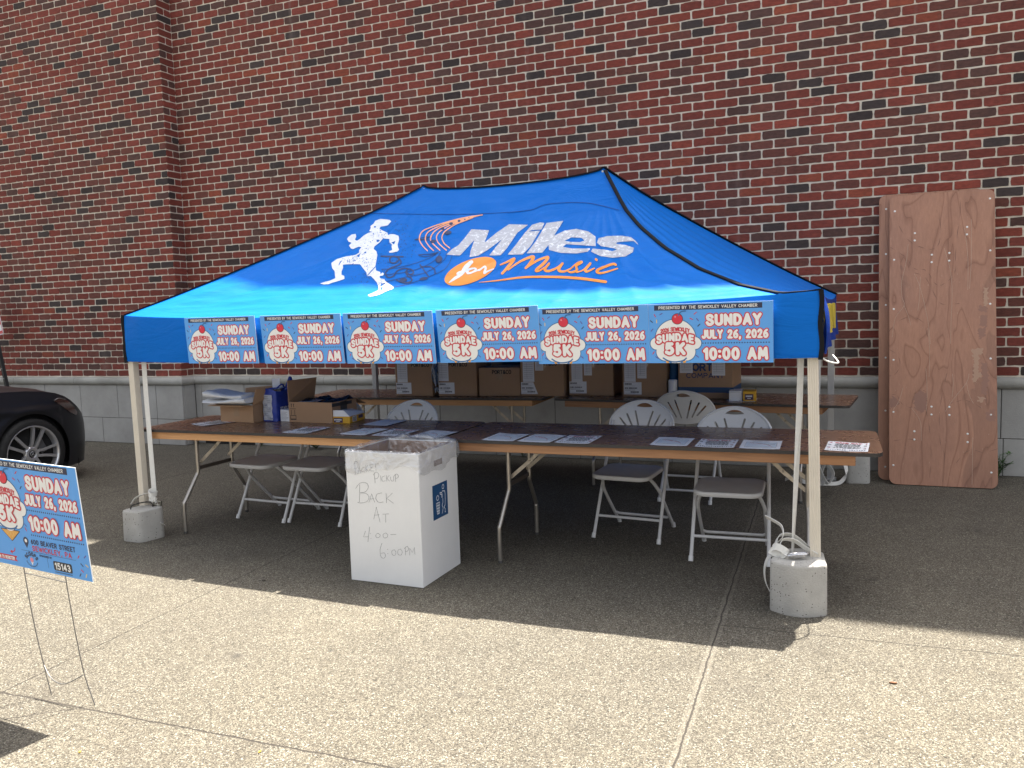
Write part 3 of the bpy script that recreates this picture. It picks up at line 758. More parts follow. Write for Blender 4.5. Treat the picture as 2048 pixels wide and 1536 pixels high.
# Miles
glyphs = [Z1(g_) for g_ in [
 [(800,380),(830,350),(870,325),(905,285),(945,232),(1048,238),(1020,312),(1095,250),(1165,203),(1275,206),(1215,250),(1150,345),(1115,383),(1050,385),(1085,340),(1130,285),(1050,345),(985,385),(935,394),(940,360),(965,290),(910,350),(878,385)],
 [(1262,250),(1300,206),(1348,192),(1372,195),(1355,232),(1300,236)], [(1158,380),(1200,330),(1262,248),(1345,240),(1290,330),(1245,378)],
 [(1270,372),(1330,290),(1385,195),(1482,183),(1455,225),(1390,330),(1360,368)],
 [(1672,330),(1500,318),(1478,335),(1530,345),(1640,345),(1625,362),(1560,373),(1470,370),(1400,352),(1395,312),(1430,270),(1490,240),(1560,230),(1630,245),(1670,275)],
 [(1922,322),(1895,300),(1850,302),(1795,308),(1790,318),(1850,325),(1895,340),(1890,365),(1845,390),(1770,398),(1700,388),(1645,362),(1655,345),(1725,352),(1770,360),(1800,352),(1780,342),(1705,330),(1680,310),(1690,285),(1740,272),(1830,270),(1880,280),(1905,300)]]]
eye = Z1([(1487,300),(1530,278),(1590,282),(1610,298),(1580,308),(1520,306)])
def miles_f(X, Y):
    d = np.full(X.shape, 1e9)
    for k, g_ in enumerate(glyphs):
        a = poly_sd(X, Y, g_)
        if k == 4: a = np.maximum(a, -poly_sd(X, Y, eye))
        d = np.minimum(d, a)
    return d
q = MB(); v, f = canopy_fill(890, 1282, 440, 518, miles_f, .8, .0030, .25); q.add(v, f, 0, True)
q.build('wordmark_print', ink_white, canopy)
# orange disc, Music, the swoosh
q = MB()
oval = [Z1([(939+163*cos(a)*cos(-.42)-66*sin(a)*sin(-.42)*1.0, 478+163*cos(a)*sin(-.42)*.9+66*sin(a)*cos(-.42))])[0] for a in np.linspace(0, 2*pi, 48)[:-1]]
v, f = canopy_fill(884, 1000, 512, 572, lambda X, Y: poly_sd(X, Y, oval), .8, .0030); q.add(v, f, 0, True)
def var_strokes(strokes, lift, mi, res=.6):
    """pen strokes with a width at every point: (x, y, r)"""
    allp = [p_ for s_ in strokes for p_ in s_]; rm = max(p_[2] for p_ in allp)
    def fld(X, Y):
        d = np.full(X.shape, 1e9)
        for s_ in strokes:
            for (ax, ay, ar), (bx, by, br) in zip(s_[:-1], s_[1:]):
                dx, dy = bx-ax, by-ay; L_ = max(dx*dx+dy*dy, 1e-9); t_ = np.clip(((X-ax)*dx+(Y-ay)*dy)/L_, 0, 1)
                d = np.minimum(d, np.hypot(X-ax-t_*dx, Y-ay-t_*dy)-(ar+(br-ar)*t_))
        return d
    v, f = canopy_fill(min(p_[0] for p_ in allp)-rm-1, max(p_[0] for p_ in allp)+rm+1, min(p_[1] for p_ in allp)-rm-1, max(p_[1] for p_ in allp)+rm+1, fld, res, lift); q.add(v, f, mi, True)
def pen(L_, n=5): return [(620+x/2.926, 380+y/2.926, r_/2.926) for x, y, r_ in crom(L_, n)]
music = [pen([(1115,440,4),(1150,425,6),(1195,405,8),(1170,440,9),(1125,490,7)]), pen([(1160,470,4),(1230,420,6),(1305,392,9),(1290,430,9),(1262,460,6)]), pen([(1262,460,5),(1330,415,6),(1392,395,8),(1370,430,9),(1325,470,8),(1340,476,5),(1400,440,4)]),
 pen([(1400,432,6),(1375,468,8),(1400,476,7),(1450,455,6),(1478,432,7)]), pen([(1478,432,7),(1455,470,8),(1485,480,6),(1520,465,4)]), pen([(1520,468,4),(1565,430,5),(1590,424,7),(1560,446,7),(1562,472,7),(1530,484,6),(1510,478,4)]), pen([(1560,484,4),(1600,470,4),(1640,432,7),(1612,468,8),(1622,480,6),(1665,460,4)]), pen([(1674,408,7),(1678,412,7)]),
 pen([(1790,440,7),(1770,436,7),(1700,462,8),(1680,480,8),(1710,488,6),(1800,462,4)])]
var_strokes(music, .0032, 0)
var_strokes([pen([(990,543,1.5),(1100,532,4),(1250,513,6),(1420,511,7),(1580,520,8),(1730,540,8)])], .0032, 0)
fr_ = [pen([(945,425,10),(915,455,14),(880,500,9),(815,545,3)]), pen([(815,545,2),(850,515,5),(885,500,6),(862,495,5),(880,482,4),(920,480,5)]), pen([(920,488,5),(930,470,6),(960,462,5),(972,470,5),(945,488,5),(925,492,5),(960,482,4),(1000,466,4)]), pen([(990,475,4),(1020,452,5),(1028,462,6),(1020,490,6),(1040,480,5),(1075,466,3)])]
var_strokes(fr_, .0052, 1)
q.build('script_print', [ink_or, ink_run], canopy)

# ------- valances
q = MB(); n = 140; P = np.zeros((n+1, 15, 3))
for i in range(n+1):
    x = TL*i/n; bo = float(bow(x/TL)); zt = float(zfront(x, -bo)); zb = VB-.012*(1-abs(2*x/TL-1)**3)+.004
    for j in range(15):
        k = j/14; P[i, j] = (x, -.004-bo*(1-.45*k)-.006*k*sin(1.3*x+.5)-.0045*sin(9*x+4*k)*k-.008*sin(pi*k)*(.5+.5*sin(3.1*x)), zt+(zb-zt)*k)
q.grid(P, 0, True, flip=True)
q.ribbon([(x, -.012-.55*float(bow(x/TL)), VB-.006+.02) for x in np.linspace(.01, TL-.01, 30)], .003, (0,0,1), 0, .001)
fv = q.build('front_valance', blue, tent)
q = MB(); n = 120; P = np.zeros((n+1, 13, 3))
for i in range(n+1):
    y = TD*i/n; zt = ZE-.04*(1-abs(2*y/TD-1)**3)
    for j in range(13):
        k = j/12; P[i, j] = (TL+.004+k*(.018*sin(7.3*y+2*k)+.012*sin(17*y+1.7*sin(3*y)))+.03*sin(pi*k)*math.exp(-((y-.25)/.3)**2), y, zt+(VB+.02-zt)*k)
q.grid(P, 0, True); q.build('side_valance', navy, tent)
q = MB()
vx = lambda y, z: TL+.006+((ZE-z)/(ZE-VB))*(.018*sin(7.3*y+2*(ZE-z)/(ZE-VB))+.012*sin(17*y+1.7*sin(3*y)))+.03*sin(pi*(ZE-z)/(ZE-VB))*math.exp(-((y-.25)/.3)**2)
for k in range(11):
    y0 = .62+k*.17; ln = (lambda y_, za, zb: [(vx(y_, z), y_, z) for z in np.linspace(za, zb, 5)])
    q.tube(ln(y0, 1.34, 1.50), .011, 5); q.tube(ln(y0+.10, 1.34, 1.50), .011, 5)
    q.tube([(vx(y0+.1*t, 1.50-.16*t), y0+.1*t, 1.50-.16*t) for t in (0, .33, .66, 1)] if k % 2 else [(vx(y0+.1*t, 1.34+.16*t), y0+.1*t, 1.34+.16*t) for t in (0, .33, .66, 1)], .011, 5)
q.build('side_lettering', mat('yellow_print', (.50,.38,.04), .7), tent)
q = MB(); P = np.zeros((61, 5, 3))
for i in range(61):
    y = TD*i/60
    for j in range(5): P[i, j] = (-.004-.008*sin(8*y)*j/4, y, ZE-.04*(1-abs(2*y/TD-1)**3)+(VB-ZE+.03)*j/4)
q.grid(P, 0, True); q.build('side_valance', blue, tent)
q = MB(); P = np.zeros((61, 5, 3))
for i in range(61):
    x = TL*i/60
    for j in range(5): P[i, j] = (x, TD+.004+.008*sin(8*x)*j/4, ZE-.04*(1-abs(2*x/TL-1)**3)+(VB-ZE+.02)*j/4)
q.grid(P, 0, True); q.build('rear_valance', blue, tent)
for x_, s_ in ((0, -1), (TL, 1)):
    q = MB(); q.ribbon([(x_+s_*.004+.004*sin(z_*30)*s_, -.008, z_) for z_ in np.linspace(VB-.006, ZE+.004, 14)], .022, (1,.15,0), th=.012)
    q.build('corner_binding', piping, tent)
# ------- legs: fluted cream profile
def leg_mb(foot, top, w=.05):
    """square fluted extrusion, axes along X and Y"""
    pr = []
    fl = 5
    for sgn in range(4):
        for i in range(fl*4):
            u = -w/2+w*i/(fl*4); dpt = .0022 if (i % 4) in (0, ) else 0.0
            a = (u, -w/2+dpt); c, s_ = [(1,0),(0,1),(-1,0),(0,-1)][sgn]
            pr.append((a[0]*c-a[1]*s_, a[0]*s_+a[1]*c))
    b = MB(); n = len(pr)
    A = [(foot[0]+x, foot[1]+y, foot[2]) for x, y in pr]; B = [(top[0]+x, top[1]+y, top[2]) for x, y in pr]
    b.add(A+B, [(i, (i+1) % n, n+(i+1) % n, n+i) for i in range(n)]); b.add(A, [tuple(range(n-1, -1, -1))]); b.add(B, [tuple(range(n))])
    return b
legm = mat('cream_metal', (.66,.60,.50), .42, var=.07, vscale=5, spec=.4)
greyleg = mat('silver_metal', (.52,.52,.52), .38, metal=.55, var=.06)
for ft, tp, m_ in (((.035,.03,.02), (.014,.032,1.52), legm), ((4.553,.035,.02), (4.532,.035,1.52), legm), ((4.53,TD-.03,.02), (4.535,TD-.03,1.52), greyleg), ((.035,TD-.03,.02), (.035,TD-.03,1.52), greyleg)):
    lg = leg_mb(ft, tp).build('leg', m_, tent)
    b = MB(); b.bbox(ft[0]-.05, ft[0]+.05, ft[1]-.05, ft[1]+.05, .003, .019, .004); b.build('foot_plate', greyleg, lg)
# scissor trusses under the eaves
q = MB()
def truss(p0, p1, nseg=4):
    a, b = np.array(p0), np.array(p1)
    for i in range(nseg):
        s0, s1 = a+(b-a)*i/nseg, a+(b-a)*(i+1)/nseg
        d = np.array([0, 0, .24])
        q.tube([s0, s1-d], .009, 6); q.tube([s0-d, s1], .009, 6)
ei = 1.50
truss((.06,.06,ei), (TL-.06,.06,ei), 4); truss((.06,TD-.06,ei), (TL-.06,TD-.06,ei), 4); truss((.06,.06,ei), (.06,TD-.06,ei), 2); truss((TL-.06,.06,ei), (TL-.06,TD-.06,ei), 2)
for xr in (RX0, RX1):
    q.tube([(xr, RY, 1.62), (xr, RY, ZR-.02)], .016, 8)
    q.tube([(xr, .06, 1.46), (xr, RY, 1.66)], .009, 6); q.tube([(xr, TD-.06, 1.46), (xr, RY, 1.66)], .009, 6)
q.build('frame_truss', greyleg, tent)
# white tie cord at the right-hand valance corner
q = MB(); q.tube(crom([(TL+.01,0.0,1.245),(TL+.04,.02,1.225),(TL+.08,.1,1.215),(TL+.05,.3,1.24)], 6), .004, 6); q.build('tie_cord', mat('white_cord', (.75,.74,.72), .7), tent)
# ------------------------------------------------------------------ printed event signs
sg_blue = mat('sign_blue', (.115,.36,.78), .45, spec=.35)
sg_white = mat('sign_white', (.80,.79,.76), .45); sg_red = mat('sign_red', (.56,.03,.05), .45); sg_navy = mat('sign_navy', (.022,.026,.065), .45)
sg_line = mat('sign_outline', (.03,.13,.32), .45); sg_cher = mat('sign_cherry', (.66,.03,.06), .4); sg_yel = mat('sign_yellow', (.75,.55,.16), .45); sg_pur = mat('sign_purple', (.10,.07,.33), .45)
sg_waf = mat('sign_waffle', (.74,.36,.09), .45); sg_dk = mat('sign_black', (.02,.022,.026), .45); sg_pink = mat('sign_pink', (.75,.25,.3), .45)
edgem = mat('sign_edge', (.72,.78,.82), .5)
SGM = [sg_blue, sg_white, sg_red, sg_navy, sg_line, sg_cher, sg_yel, sg_pur, sg_waf, sg_dk, sg_pink, edgem]
SW = .61
def sign_parts(root, full):
    """design in units of the sign's width, u right, v down from the top"""
    H = .457 if full else .302
    Vmax = H/SW
    lay = lambda base: (lambda a, b, l: (a*SW, -(.0004*(base+l)), H-b*SW))
    def xf(base): return lay(base)
    q = MB(); q.box(0, SW, .0, .004, 0, H, 0, skip=()); 
    for k in range(len(q.mi)): q.mi[k] = 0 if k == 2 else 11
    q.build('board', SGM, root)
    # banner strip with its line of print
    q = MB(); f = xf(1)
    q.add([f(a, b, 0) for a, b in ((.06,.053),(.918,.053),(.918,.010),(.06,.010))], [(0,1,2,3)], 3)
    up = lambda x, y: (x, -y)
    flat_text(q, 'PRESENTED BY THE SEWICKLEY VALLEY CHAMBER', .0215, .0021, lambda a, b, l: xf(2)(a+.489, .042-b, l), 1, fit=.78, gap=.30, res=.0014)
    q.build('banner', SGM, root)
    # scoop, cherry
    q = MB()
    X, Y = gridXY(.0, .45, .10, min(Vmax, .56), .0038)
    C_ = lambda cx, cy, r: np.hypot(X-cx, Y-cy)-r
    sc = np.minimum(C_(.230,.296,.166), np.minimum(C_(.072,.330,.050), C_(.388,.330,.050)))
    for cx, cy, r in ((.145,.40,.075), (.23,.425,.075), (.315,.40,.075)): sc = np.minimum(sc, C_(cx, cy, r))
    sc = np.maximum(sc, Y-Vmax)
    for iso, mi_, b in ((.0062, 4, 1), (0, 1, 2)):
        v, fc = fill(X, Y, np.maximum(sc-iso, Y-Vmax+.0005)); q.add([xf(b)(a, c, 0) for a, c in v], fc, mi_)
    sm = [(.125,.452),(.17,.478),(.23,.486),(.29,.474),(.315,.455)]
    X2, Y2 = gridXY(.11, .33, .44, min(Vmax, .50), .003); v, fc = fill(X2, Y2, seg_dist(X2, Y2, [crom(sm, 5)])-.0055); q.add([xf(3)(a, c, 0) for a, c in v], fc, 4)
    X2, Y2 = gridXY(.19, .33, .05, .18, .0028)
    for r_, mi_, b in ((.046, 9, 4), (.0415, 5, 5)): v, fc = fill(X2, Y2, np.hypot(X2-.249, Y2-.126)-r_); q.add([xf(b)(a, c, 0) for a, c in v], fc, mi_)
    v, fc = fill(X2, Y2, np.hypot(X2-.232, Y2-.108)-.008); q.add([xf(6)(a, c, 0) for a, c in v], fc, 10)
    v, fc = fill(X2, Y2, seg_dist(X2, Y2, [crom([(.258,.098),(.27,.078),(.285,.066),(.318,.062)], 5)])-.0045); q.add([xf(6)(a, c, 0) for a, c in v], fc, 4)
    if full:
        X2, Y2 = gridXY(.11, .35, .48, .58, .003)
        cone = [(.135,.495),(.325,.495),(.232,.568)]
        for iso, mi_, b in ((.005, 9, 1), (0, 8, 2)): v, fc = fill(X2, Y2, np.maximum(poly_sd(X2, Y2, cone)-iso, -sc_at(X2, Y2)-.0)); q.add([xf(b)(a, c, 0) for a, c in v], fc, mi_)
        wl = [[(.15+.03*k, .49), (.2+.03*k, .56)] for k in range(-1, 5)]+[[(.31-.03*k, .49), (.26-.03*k, .56)] for k in range(-1, 5)]
        v, fc = fill(X2, Y2, np.maximum(np.maximum(seg_dist(X2, Y2, wl)-.0016, poly_sd(X2, Y2, cone)+.003), -sc_at(X2, Y2)+.004)); q.add([xf(3)(a, c, 0) for a, c in v], fc, 6)
    else:
        for s_ in (-1, 1):
            q.add([xf(3)(.23+s_*a, b, 0) for a, b in ((.055,.482),(.085,.474),(.078,.494),(.06,.494))], [(0,1,2,3)], 8)
    q.build('sundae_picture', SGM, root)
    # lettering on the scoop
    q = MB()
    archd = lambda k: (lambda x, y: (x, y-k*(x*x)))
    flat_text(q, '2026 SEWICKLEY', .029, .0036, lambda a, b, l: xf(3)(a+.228, .2255-b, l), 2, fit=.235, gap=.24, res=.0022, warp=archd(1.1))
    flat_text(q, 'SUNDAE', .054, .0094, lambda a, b, l: xf(4)(a+.226, .306-b, l+.5*l), 1, fit=.292, gap=.44, res=.0032, warp=archd(.9), outline=.0205, omi=2)
    flat_text(q, '5K', .080, .0150, lambda a, b, l: xf(6)(a+.226, .414-b, l+.5*l), 1, fit=.142, gap=.50, res=.0034, outline=.0255, omi=2)
    q.build('scoop_lettering', SGM, root)
    # date lettering
    q = MB()
    flat_text(q, 'SUNDAY', .074, .0126, lambda a, b, l: xf(1)(a+.695, .178-b, l), 1, fit=.412, gap=.40, res=.0034, outline=.0215, omi=2)
    flat_text(q, 'JULY 26, 2026', .060, .0088, lambda a, b, l: xf(3)(a+.703, .288-b, l), 1, fit=.505, gap=.40, res=.0034, outline=.0170, omi=2)
    flat_text(q, '10:00 AM', .080, .0128, lambda a, b, l: xf(5)(a+.706, .459-b, l), 1, fit=.485, gap=.42, res=.0034, outline=.0220, omi=2, clipy=(None if full else .459-Vmax+.001))
    for row_ in ([(.452, .968, .331)] + ([(.452, .968, .503)] if full else [])):
        for k in range(26):
            u = row_[0]+(row_[1]-row_[0])*k/25; q.add([xf(1)(u+.0055*cos(a), row_[2]+.0055*sin(a), 0) for a in np.linspace(0, 2*pi, 9)[:-1]], [tuple(range(7, -1, -1))], 3)
    q.build('date_lettering', SGM, root)
    # sprinkles
    q = MB()
    spr = [(.065,.095,60,2),(.115,.083,-30,7),(.035,.143,40,3),(.078,.143,90,6),(.038,.215,-50,7),(.395,.083,-40,2),(.362,.128,30,2),(.412,.136,55,7),(.422,.182,-45,3),(.045,.408,-55,2),(.072,.448,35,7),(.405,.440,40,7)]
    if full: spr += [(.898,.595,-50,2),(.962,.586,-40,7),(.92,.646,40,3),(.968,.646,30,6),(.915,.687,35,2),(.889,.718,-50,3),(.947,.716,-60,6),(.40,.47,60,2),(.05,.52,20,3)]
    for u, v_, a, mi_ in spr:
        c, s_ = cos(radians(a)), sin(radians(a)); l, w = .013, .0052
        pts_ = [(l, -w*.5), (l+.003, 0), (l, w*.5), (-l, w*.5), (-l-.003, 0), (-l, -w*.5)]
        q.add([xf(1)(u+x*c-y*s_*1.4, v_+x*s_+y*c*1.4, 0) for x, y in pts_], [tuple(range(5, -1, -1))], mi_)
    q.build('sprinkle_print', SGM, root)
    if full:
        q = MB()
        flat_text(q, '600 BEAVER STREET', .029, .0034, lambda a, b, l: xf(1)(a+.655, .565-b, l), 3, fit=.44, gap=.30, res=.0024)
        flat_text(q, 'SEWICKLEY, PA', .031, .0034, lambda a, b, l: xf(1)(a+.634, .612-b, l), 2, fit=.39, gap=.30, res=.0024)
        X2, Y2 = gridXY(.34, .42, .52, .61, .0026)
        pin = np.minimum(np.hypot(X2-.38, Y2-.552)-.027, poly_sd(X2, Y2, [(.355,.563),(.405,.563),(.38,.603)])); pin = np.maximum(pin, -(np.hypot(X2-.38, Y2-.551)-.013))
        v, fc = fill(X2, Y2, pin); q.add([xf(1)(a, c, 0) for a, c in v], fc, 3)
        v, fc = fill(X2, Y2, np.hypot(X2-.38, Y2-.551)-.0125); q.add([xf(1)(a, c, 0) for a, c in v], fc, 1)
        q.add([xf(1)(a, b, 0) for a, b in ((.315,.6235),(.868,.6235),(.868,.6215),(.315,.6215))], [(0,1,2,3)], 3)
        q.add([xf(1)(a, b, 0) for a, b in ((.575,.715),(.577,.715),(.577,.64),(.575,.64))], [(0,1,2,3)], 3)
        flat_text(q, 'SPONSORED BY', .0115, .0014, lambda a, b, l: xf(1)(a+.563, .645-b, l), 3, fit=.125, gap=.3, res=.0013)
        # round ice-cream shop emblem
        n_ = 6
        for k, ch in enumerate('SCOOPS'):
            ang = radians(150-120*k/5)
            flat_text(q, ch, .024, .0034, lambda a, b, l, ang=ang: xf(1)(.41+.052*cos(ang)+(a*sin(ang)+b*cos(ang)), .692-.040*sin(ang)-(b*sin(ang)-a*cos(ang)), l), 3, res=.0022)
        X2, Y2 = gridXY(.37, .45, .65, .73, .0022)
        v, fc = fill(X2, Y2, np.hypot(X2-.41, Y2-.683)-.017); q.add([xf(1)(a, c, 0) for a, c in v], fc, 10)
        v, fc = fill(X2, Y2, poly_sd(X2, Y2, [(.397,.696),(.423,.696),(.41,.722)])); q.add([xf(1)(a, c, 0) for a, c in v], fc, 1)
        for k in range(11):
            ang = radians(200+140*k/10); q.add([xf(1)(.41+.058*cos(ang)+dx, .683-.046*sin(ang)+dy, 0) for dx, dy in ((-.004,.004),(.004,.004),(.004,-.004),(-.004,-.004))], [(0,1,2,3)], 3)
        # number plaque
        pl = rrect(.632, .816, .657, .721, .012, 4); q.add([xf(1)(a, b, 0) for a, b in pl], [tuple(reversed(range(len(pl))))], 9)
        flat_text(q, '15143', .040, .0048, lambda a, b, l: xf(2)(a+.724, .709-b, l), 1, fit=.145, gap=.34, res=.0026)
        for k in range(22): q.add([xf(1)(.64+.0078*k+dx, .732+dy, 0) for dx, dy in ((0,.004),(.005,.004),(.005,-.003),(0,-.003))], [(0,1,2,3)], 9)
        # red ribbon and curved arrow
        q.add([xf(1)(a, b, 0) for a, b in ((.015,.715),(.255,.715),(.236,.698),(.255,.678),(.015,.678))], [(0,1,2,3,4)], 2)
        flat_text(q, 'SCAN TO REGISTER!', .019, .0024, lambda a, b, l: xf(2)(a+.125, .707-b, l), 1, fit=.20, gap=.32, res=.0017)
        X2, Y2 = gridXY(.18, .26, .60, .68, .0026); v, fc = fill(X2, Y2, np.minimum(seg_dist(X2, Y2, [crom([(.245,.622),(.235,.642),(.205,.652)], 5)])-.004, poly_sd(X2, Y2, [(.21,.637),(.21,.668),(.185,.652)]))); q.add([xf(1)(a, c, 0) for a, c in v], fc, 2)
        q.build('address_lettering', SGM, root)
def sc_at(X, Y):
    C_ = lambda cx, cy, r: np.hypot(X-cx, Y-cy)-r
    sc = np.minimum(C_(.230,.296,.166), np.minimum(C_(.072,.330,.050), C_(.388,.330,.050)))
    for cx, cy, r in ((.145,.40,.075), (.23,.425,.075), (.315,.40,.075)): sc = np.minimum(sc, C_(cx, cy, r))
    return sc
sg = [(.568, 1.2365, .0, -.020), (1.214, 1.2345, .0, -.0225), (1.846, 1.2335, .0, -.020), (2.475, 1.2345, .8, -.0225), (3.108, 1.2255, .3, -.020), (3.730, 1.2275, .0, -.0225)]
names = ['race date sign nearest the left corner of the blue valance', 'race date sign second from the left corner of the valance', 'race date sign on the valance above the rear silver tent leg', 'tilted race date sign on the valance, fourth from the left corner', 'race date sign second from the right corner of the valance', 'race date sign nearest the right corner of the blue valance']
proto = thing('event_sign', 'blue and red ' + names[0], 'sign', (0,0,0), group='race date signs along the valance')
sign_parts(proto, False)
for k, (x, z, tilt, y) in enumerate(sg):
    o = proto if k == 0 else copy_tree(proto, (0,0,0), 0, 'blue and red ' + names[k])
    yy = y-.012-.62*float(bow((x+.3)/TL)); x = float(on_y((378,530,695,881,1078,1297)[k], 722, yy)[0])
    o.location = (x, yy, z); o.rotation_euler = (radians((3.5,5,5.5,6,5,4)[k]), radians(-tilt), radians((-2.2,-1.0,-1.2,.8,1.2,1.8)[k]))
    o.scale = ((.985,1.0,1.0,1.01,1.0,1.01)[k], 1, 1.0)
# yard sign on a wire stake
ys_ = thing('yard_sign', 'blue race yard sign with its street address, standing on wire legs in the sun', 'yard sign', (1.424,-1.997,.542))
sign_parts(ys_, True)
Rm = Matrix(((.998,.062,.017),(-.060,.993,-.097),(-.023,.096,.995)))
ys_.rotation_euler = Rm.to_euler()
q = MB(); inv = (Matrix.Translation((1.424,-1.997,.542)) @ Rm.to_4x4()).inverted()
def wl(P): return [tuple(inv @ Vector(p_)) for p_ in P]
q.tube(wl(crom([(1.603,-2.003,.60),(1.606,-2.003,.50),(1.635,-2.0,.28),(1.668,-1.995,.10),(1.688,-1.992,0)], 5)), .0022, 6)
q.tube(wl(crom([(1.862,-2.018,.60),(1.866,-2.018,.50),(1.880,-2.006,.28),(1.900,-1.998,.12),(1.939,-1.993,0)], 5)), .0022, 6)
q.tube(wl(crom([(1.664,-1.996,.125),(1.72,-2.01,.085),(1.80,-2.015,.075),(1.893,-2.0,.120)], 6)), .0022, 6)
q.tube(wl([(1.6045,-2.003,.512),(1.8655,-2.018,.504)]), .0022, 6)
q.build('wire_stake', mat('galvanised_wire', (.22,.21,.20), .45, metal=.7), ys_)
# ------------------------------------------------------------------ folding tables
def laminate():
    M = bpy.data.materials.new('laminate'); M.use_nodes = True; t = M.node_tree; N = t.nodes; L = t.links; b = N['Principled BSDF']
    b.inputs['Roughness'].default_value = .24; b.inputs['Specular IOR Level'].default_value = .42
    tc = N.new('ShaderNodeTexCoord'); mp = N.new('ShaderNodeMapping'); mp.inputs['Scale'].default_value = (1.5, 26, 1); L.new(tc.outputs['Object'], mp.inputs[0])
    n = N.new('ShaderNodeTexNoise'); n.inputs['Scale'].default_value = 3; n.inputs['Detail'].default_value = 6; L.new(mp.outputs[0], n.inputs['Vector'])
    r = N.new('ShaderNodeValToRGB'); r.color_ramp.elements[0].position = .3; r.color_ramp.elements[0].color = (.165,.090,.056,1); r.color_ramp.elements[1].position = .72; r.color_ramp.elements[1].color = (.245,.138,.087,1)
    L.new(n.outputs['Fac'], r.inputs['Fac'])
    # pale scuffs along the length
    mp2 = N.new('ShaderNodeMapping'); mp2.inputs['Scale'].default_value = (2.2, 60, 1); L.new(tc.outputs['Object'], mp2.inputs[0])
    n2 = N.new('ShaderNodeTexNoise'); n2.inputs['Scale'].default_value = 2.0; n2.inputs['Detail'].default_value = 3; L.new(mp2.outputs[0], n2.inputs['Vector'])
    r2 = N.new('ShaderNodeValToRGB'); r2.color_ramp.elements[0].position = .735; r2.color_ramp.elements[0].color = (0,0,0,1); r2.color_ramp.elements[1].position = .76; r2.color_ramp.elements[1].color = (.55,.55,.55,1)
    L.new(n2.outputs['Fac'], r2.inputs['Fac'])
    mx = N.new('ShaderNodeMix'); mx.data_type = 'RGBA'; L.new(r2.outputs['Color'], mx.inputs[0]); L.new(r.outputs['Color'], mx.inputs[6]); mx.inputs[7].default_value = (.34,.24,.17,1)
    L.new(mx.outputs[2], b.inputs['Base Color'])
    n3 = N.new('ShaderNodeTexNoise'); n3.inputs['Scale'].default_value = 12; n3.inputs['Detail'].default_value = 5; L.new(tc.outputs['Object'], n3.inputs['Vector'])
    r3 = N.new('ShaderNodeMapRange'); r3.inputs['To Min'].default_value = .22; r3.inputs['To Max'].default_value = .34; L.new(n3.outputs['Fac'], r3.inputs['Value']); L.new(r3.outputs[0], b.inputs['Roughness'])
    return M
def pine(name, c1, c2):
    M = bpy.data.materials.new(name); M.use_nodes = True; t = M.node_tree; N = t.nodes; L = t.links; b = N['Principled BSDF']; b.inputs['Roughness'].default_value = .6
    tc = N.new('ShaderNodeTexCoord'); mp = N.new('ShaderNodeMapping'); mp.inputs['Scale'].default_value = (1.2, 14, 22); L.new(tc.outputs['Object'], mp.inputs[0])
    n = N.new('ShaderNodeTexNoise'); n.inputs['Scale'].default_value = 2.2; n.inputs['Detail'].default_value = 6; n.inputs['Distortion'].default_value = .6; L.new(mp.outputs[0], n.inputs['Vector'])
    r = N.new('ShaderNodeValToRGB'); r.color_ramp.elements[0].position = .3; r.color_ramp.elements[0].color = (*c2, 1); r.color_ramp.elements[1].position = .68; r.color_ramp.elements[1].color = (*c1, 1)
    L.new(n.outputs['Fac'], r.inputs['Fac'])
    mp3 = N.new('ShaderNodeMapping'); mp3.inputs['Scale'].default_value = (3.1, 10, 9); L.new(tc.outputs['Object'], mp3.inputs[0])
    v = N.new('ShaderNodeTexVoronoi'); v.inputs['Scale'].default_value = 1.6; L.new(mp3.outputs[0], v.inputs['Vector'])
    r2 = N.new('ShaderNodeValToRGB'); r2.color_ramp.elements[0].position = .05; r2.color_ramp.elements[0].color = (.25,.25,.25,1); r2.color_ramp.elements[1].position = .11; r2.color_ramp.elements[1].color = (1,1,1,1); L.new(v.outputs['Distance'], r2.inputs['Fac'])
    mx = N.new('ShaderNodeMix'); mx.data_type = 'RGBA'; mx.blend_type = 'MULTIPLY'; mx.inputs[0].default_value = 1; L.new(r.outputs['Color'], mx.inputs[6]); L.new(r2.outputs['Color'], mx.inputs[7]); L.new(mx.outputs[2], b.inputs['Base Color'])
    return M
lam = laminate()
edgeb = mat('table_edge_band', (.030,.026,.025), .45, var=.25, vscale=20)
pineL = pine('pine_rail', (.62,.34,.15), (.48,.24,.10)); pineD = pine('aged_pine_rail', (.40,.20,.09), (.26,.125,.058))
chrome = mat('table_leg_steel', (.42,.39,.35), .34, metal=.85, var=.15, vscale=9)
strapm = mat('brace_steel', (.50,.44,.36), .45, metal=.5, var=.3, vscale=14)
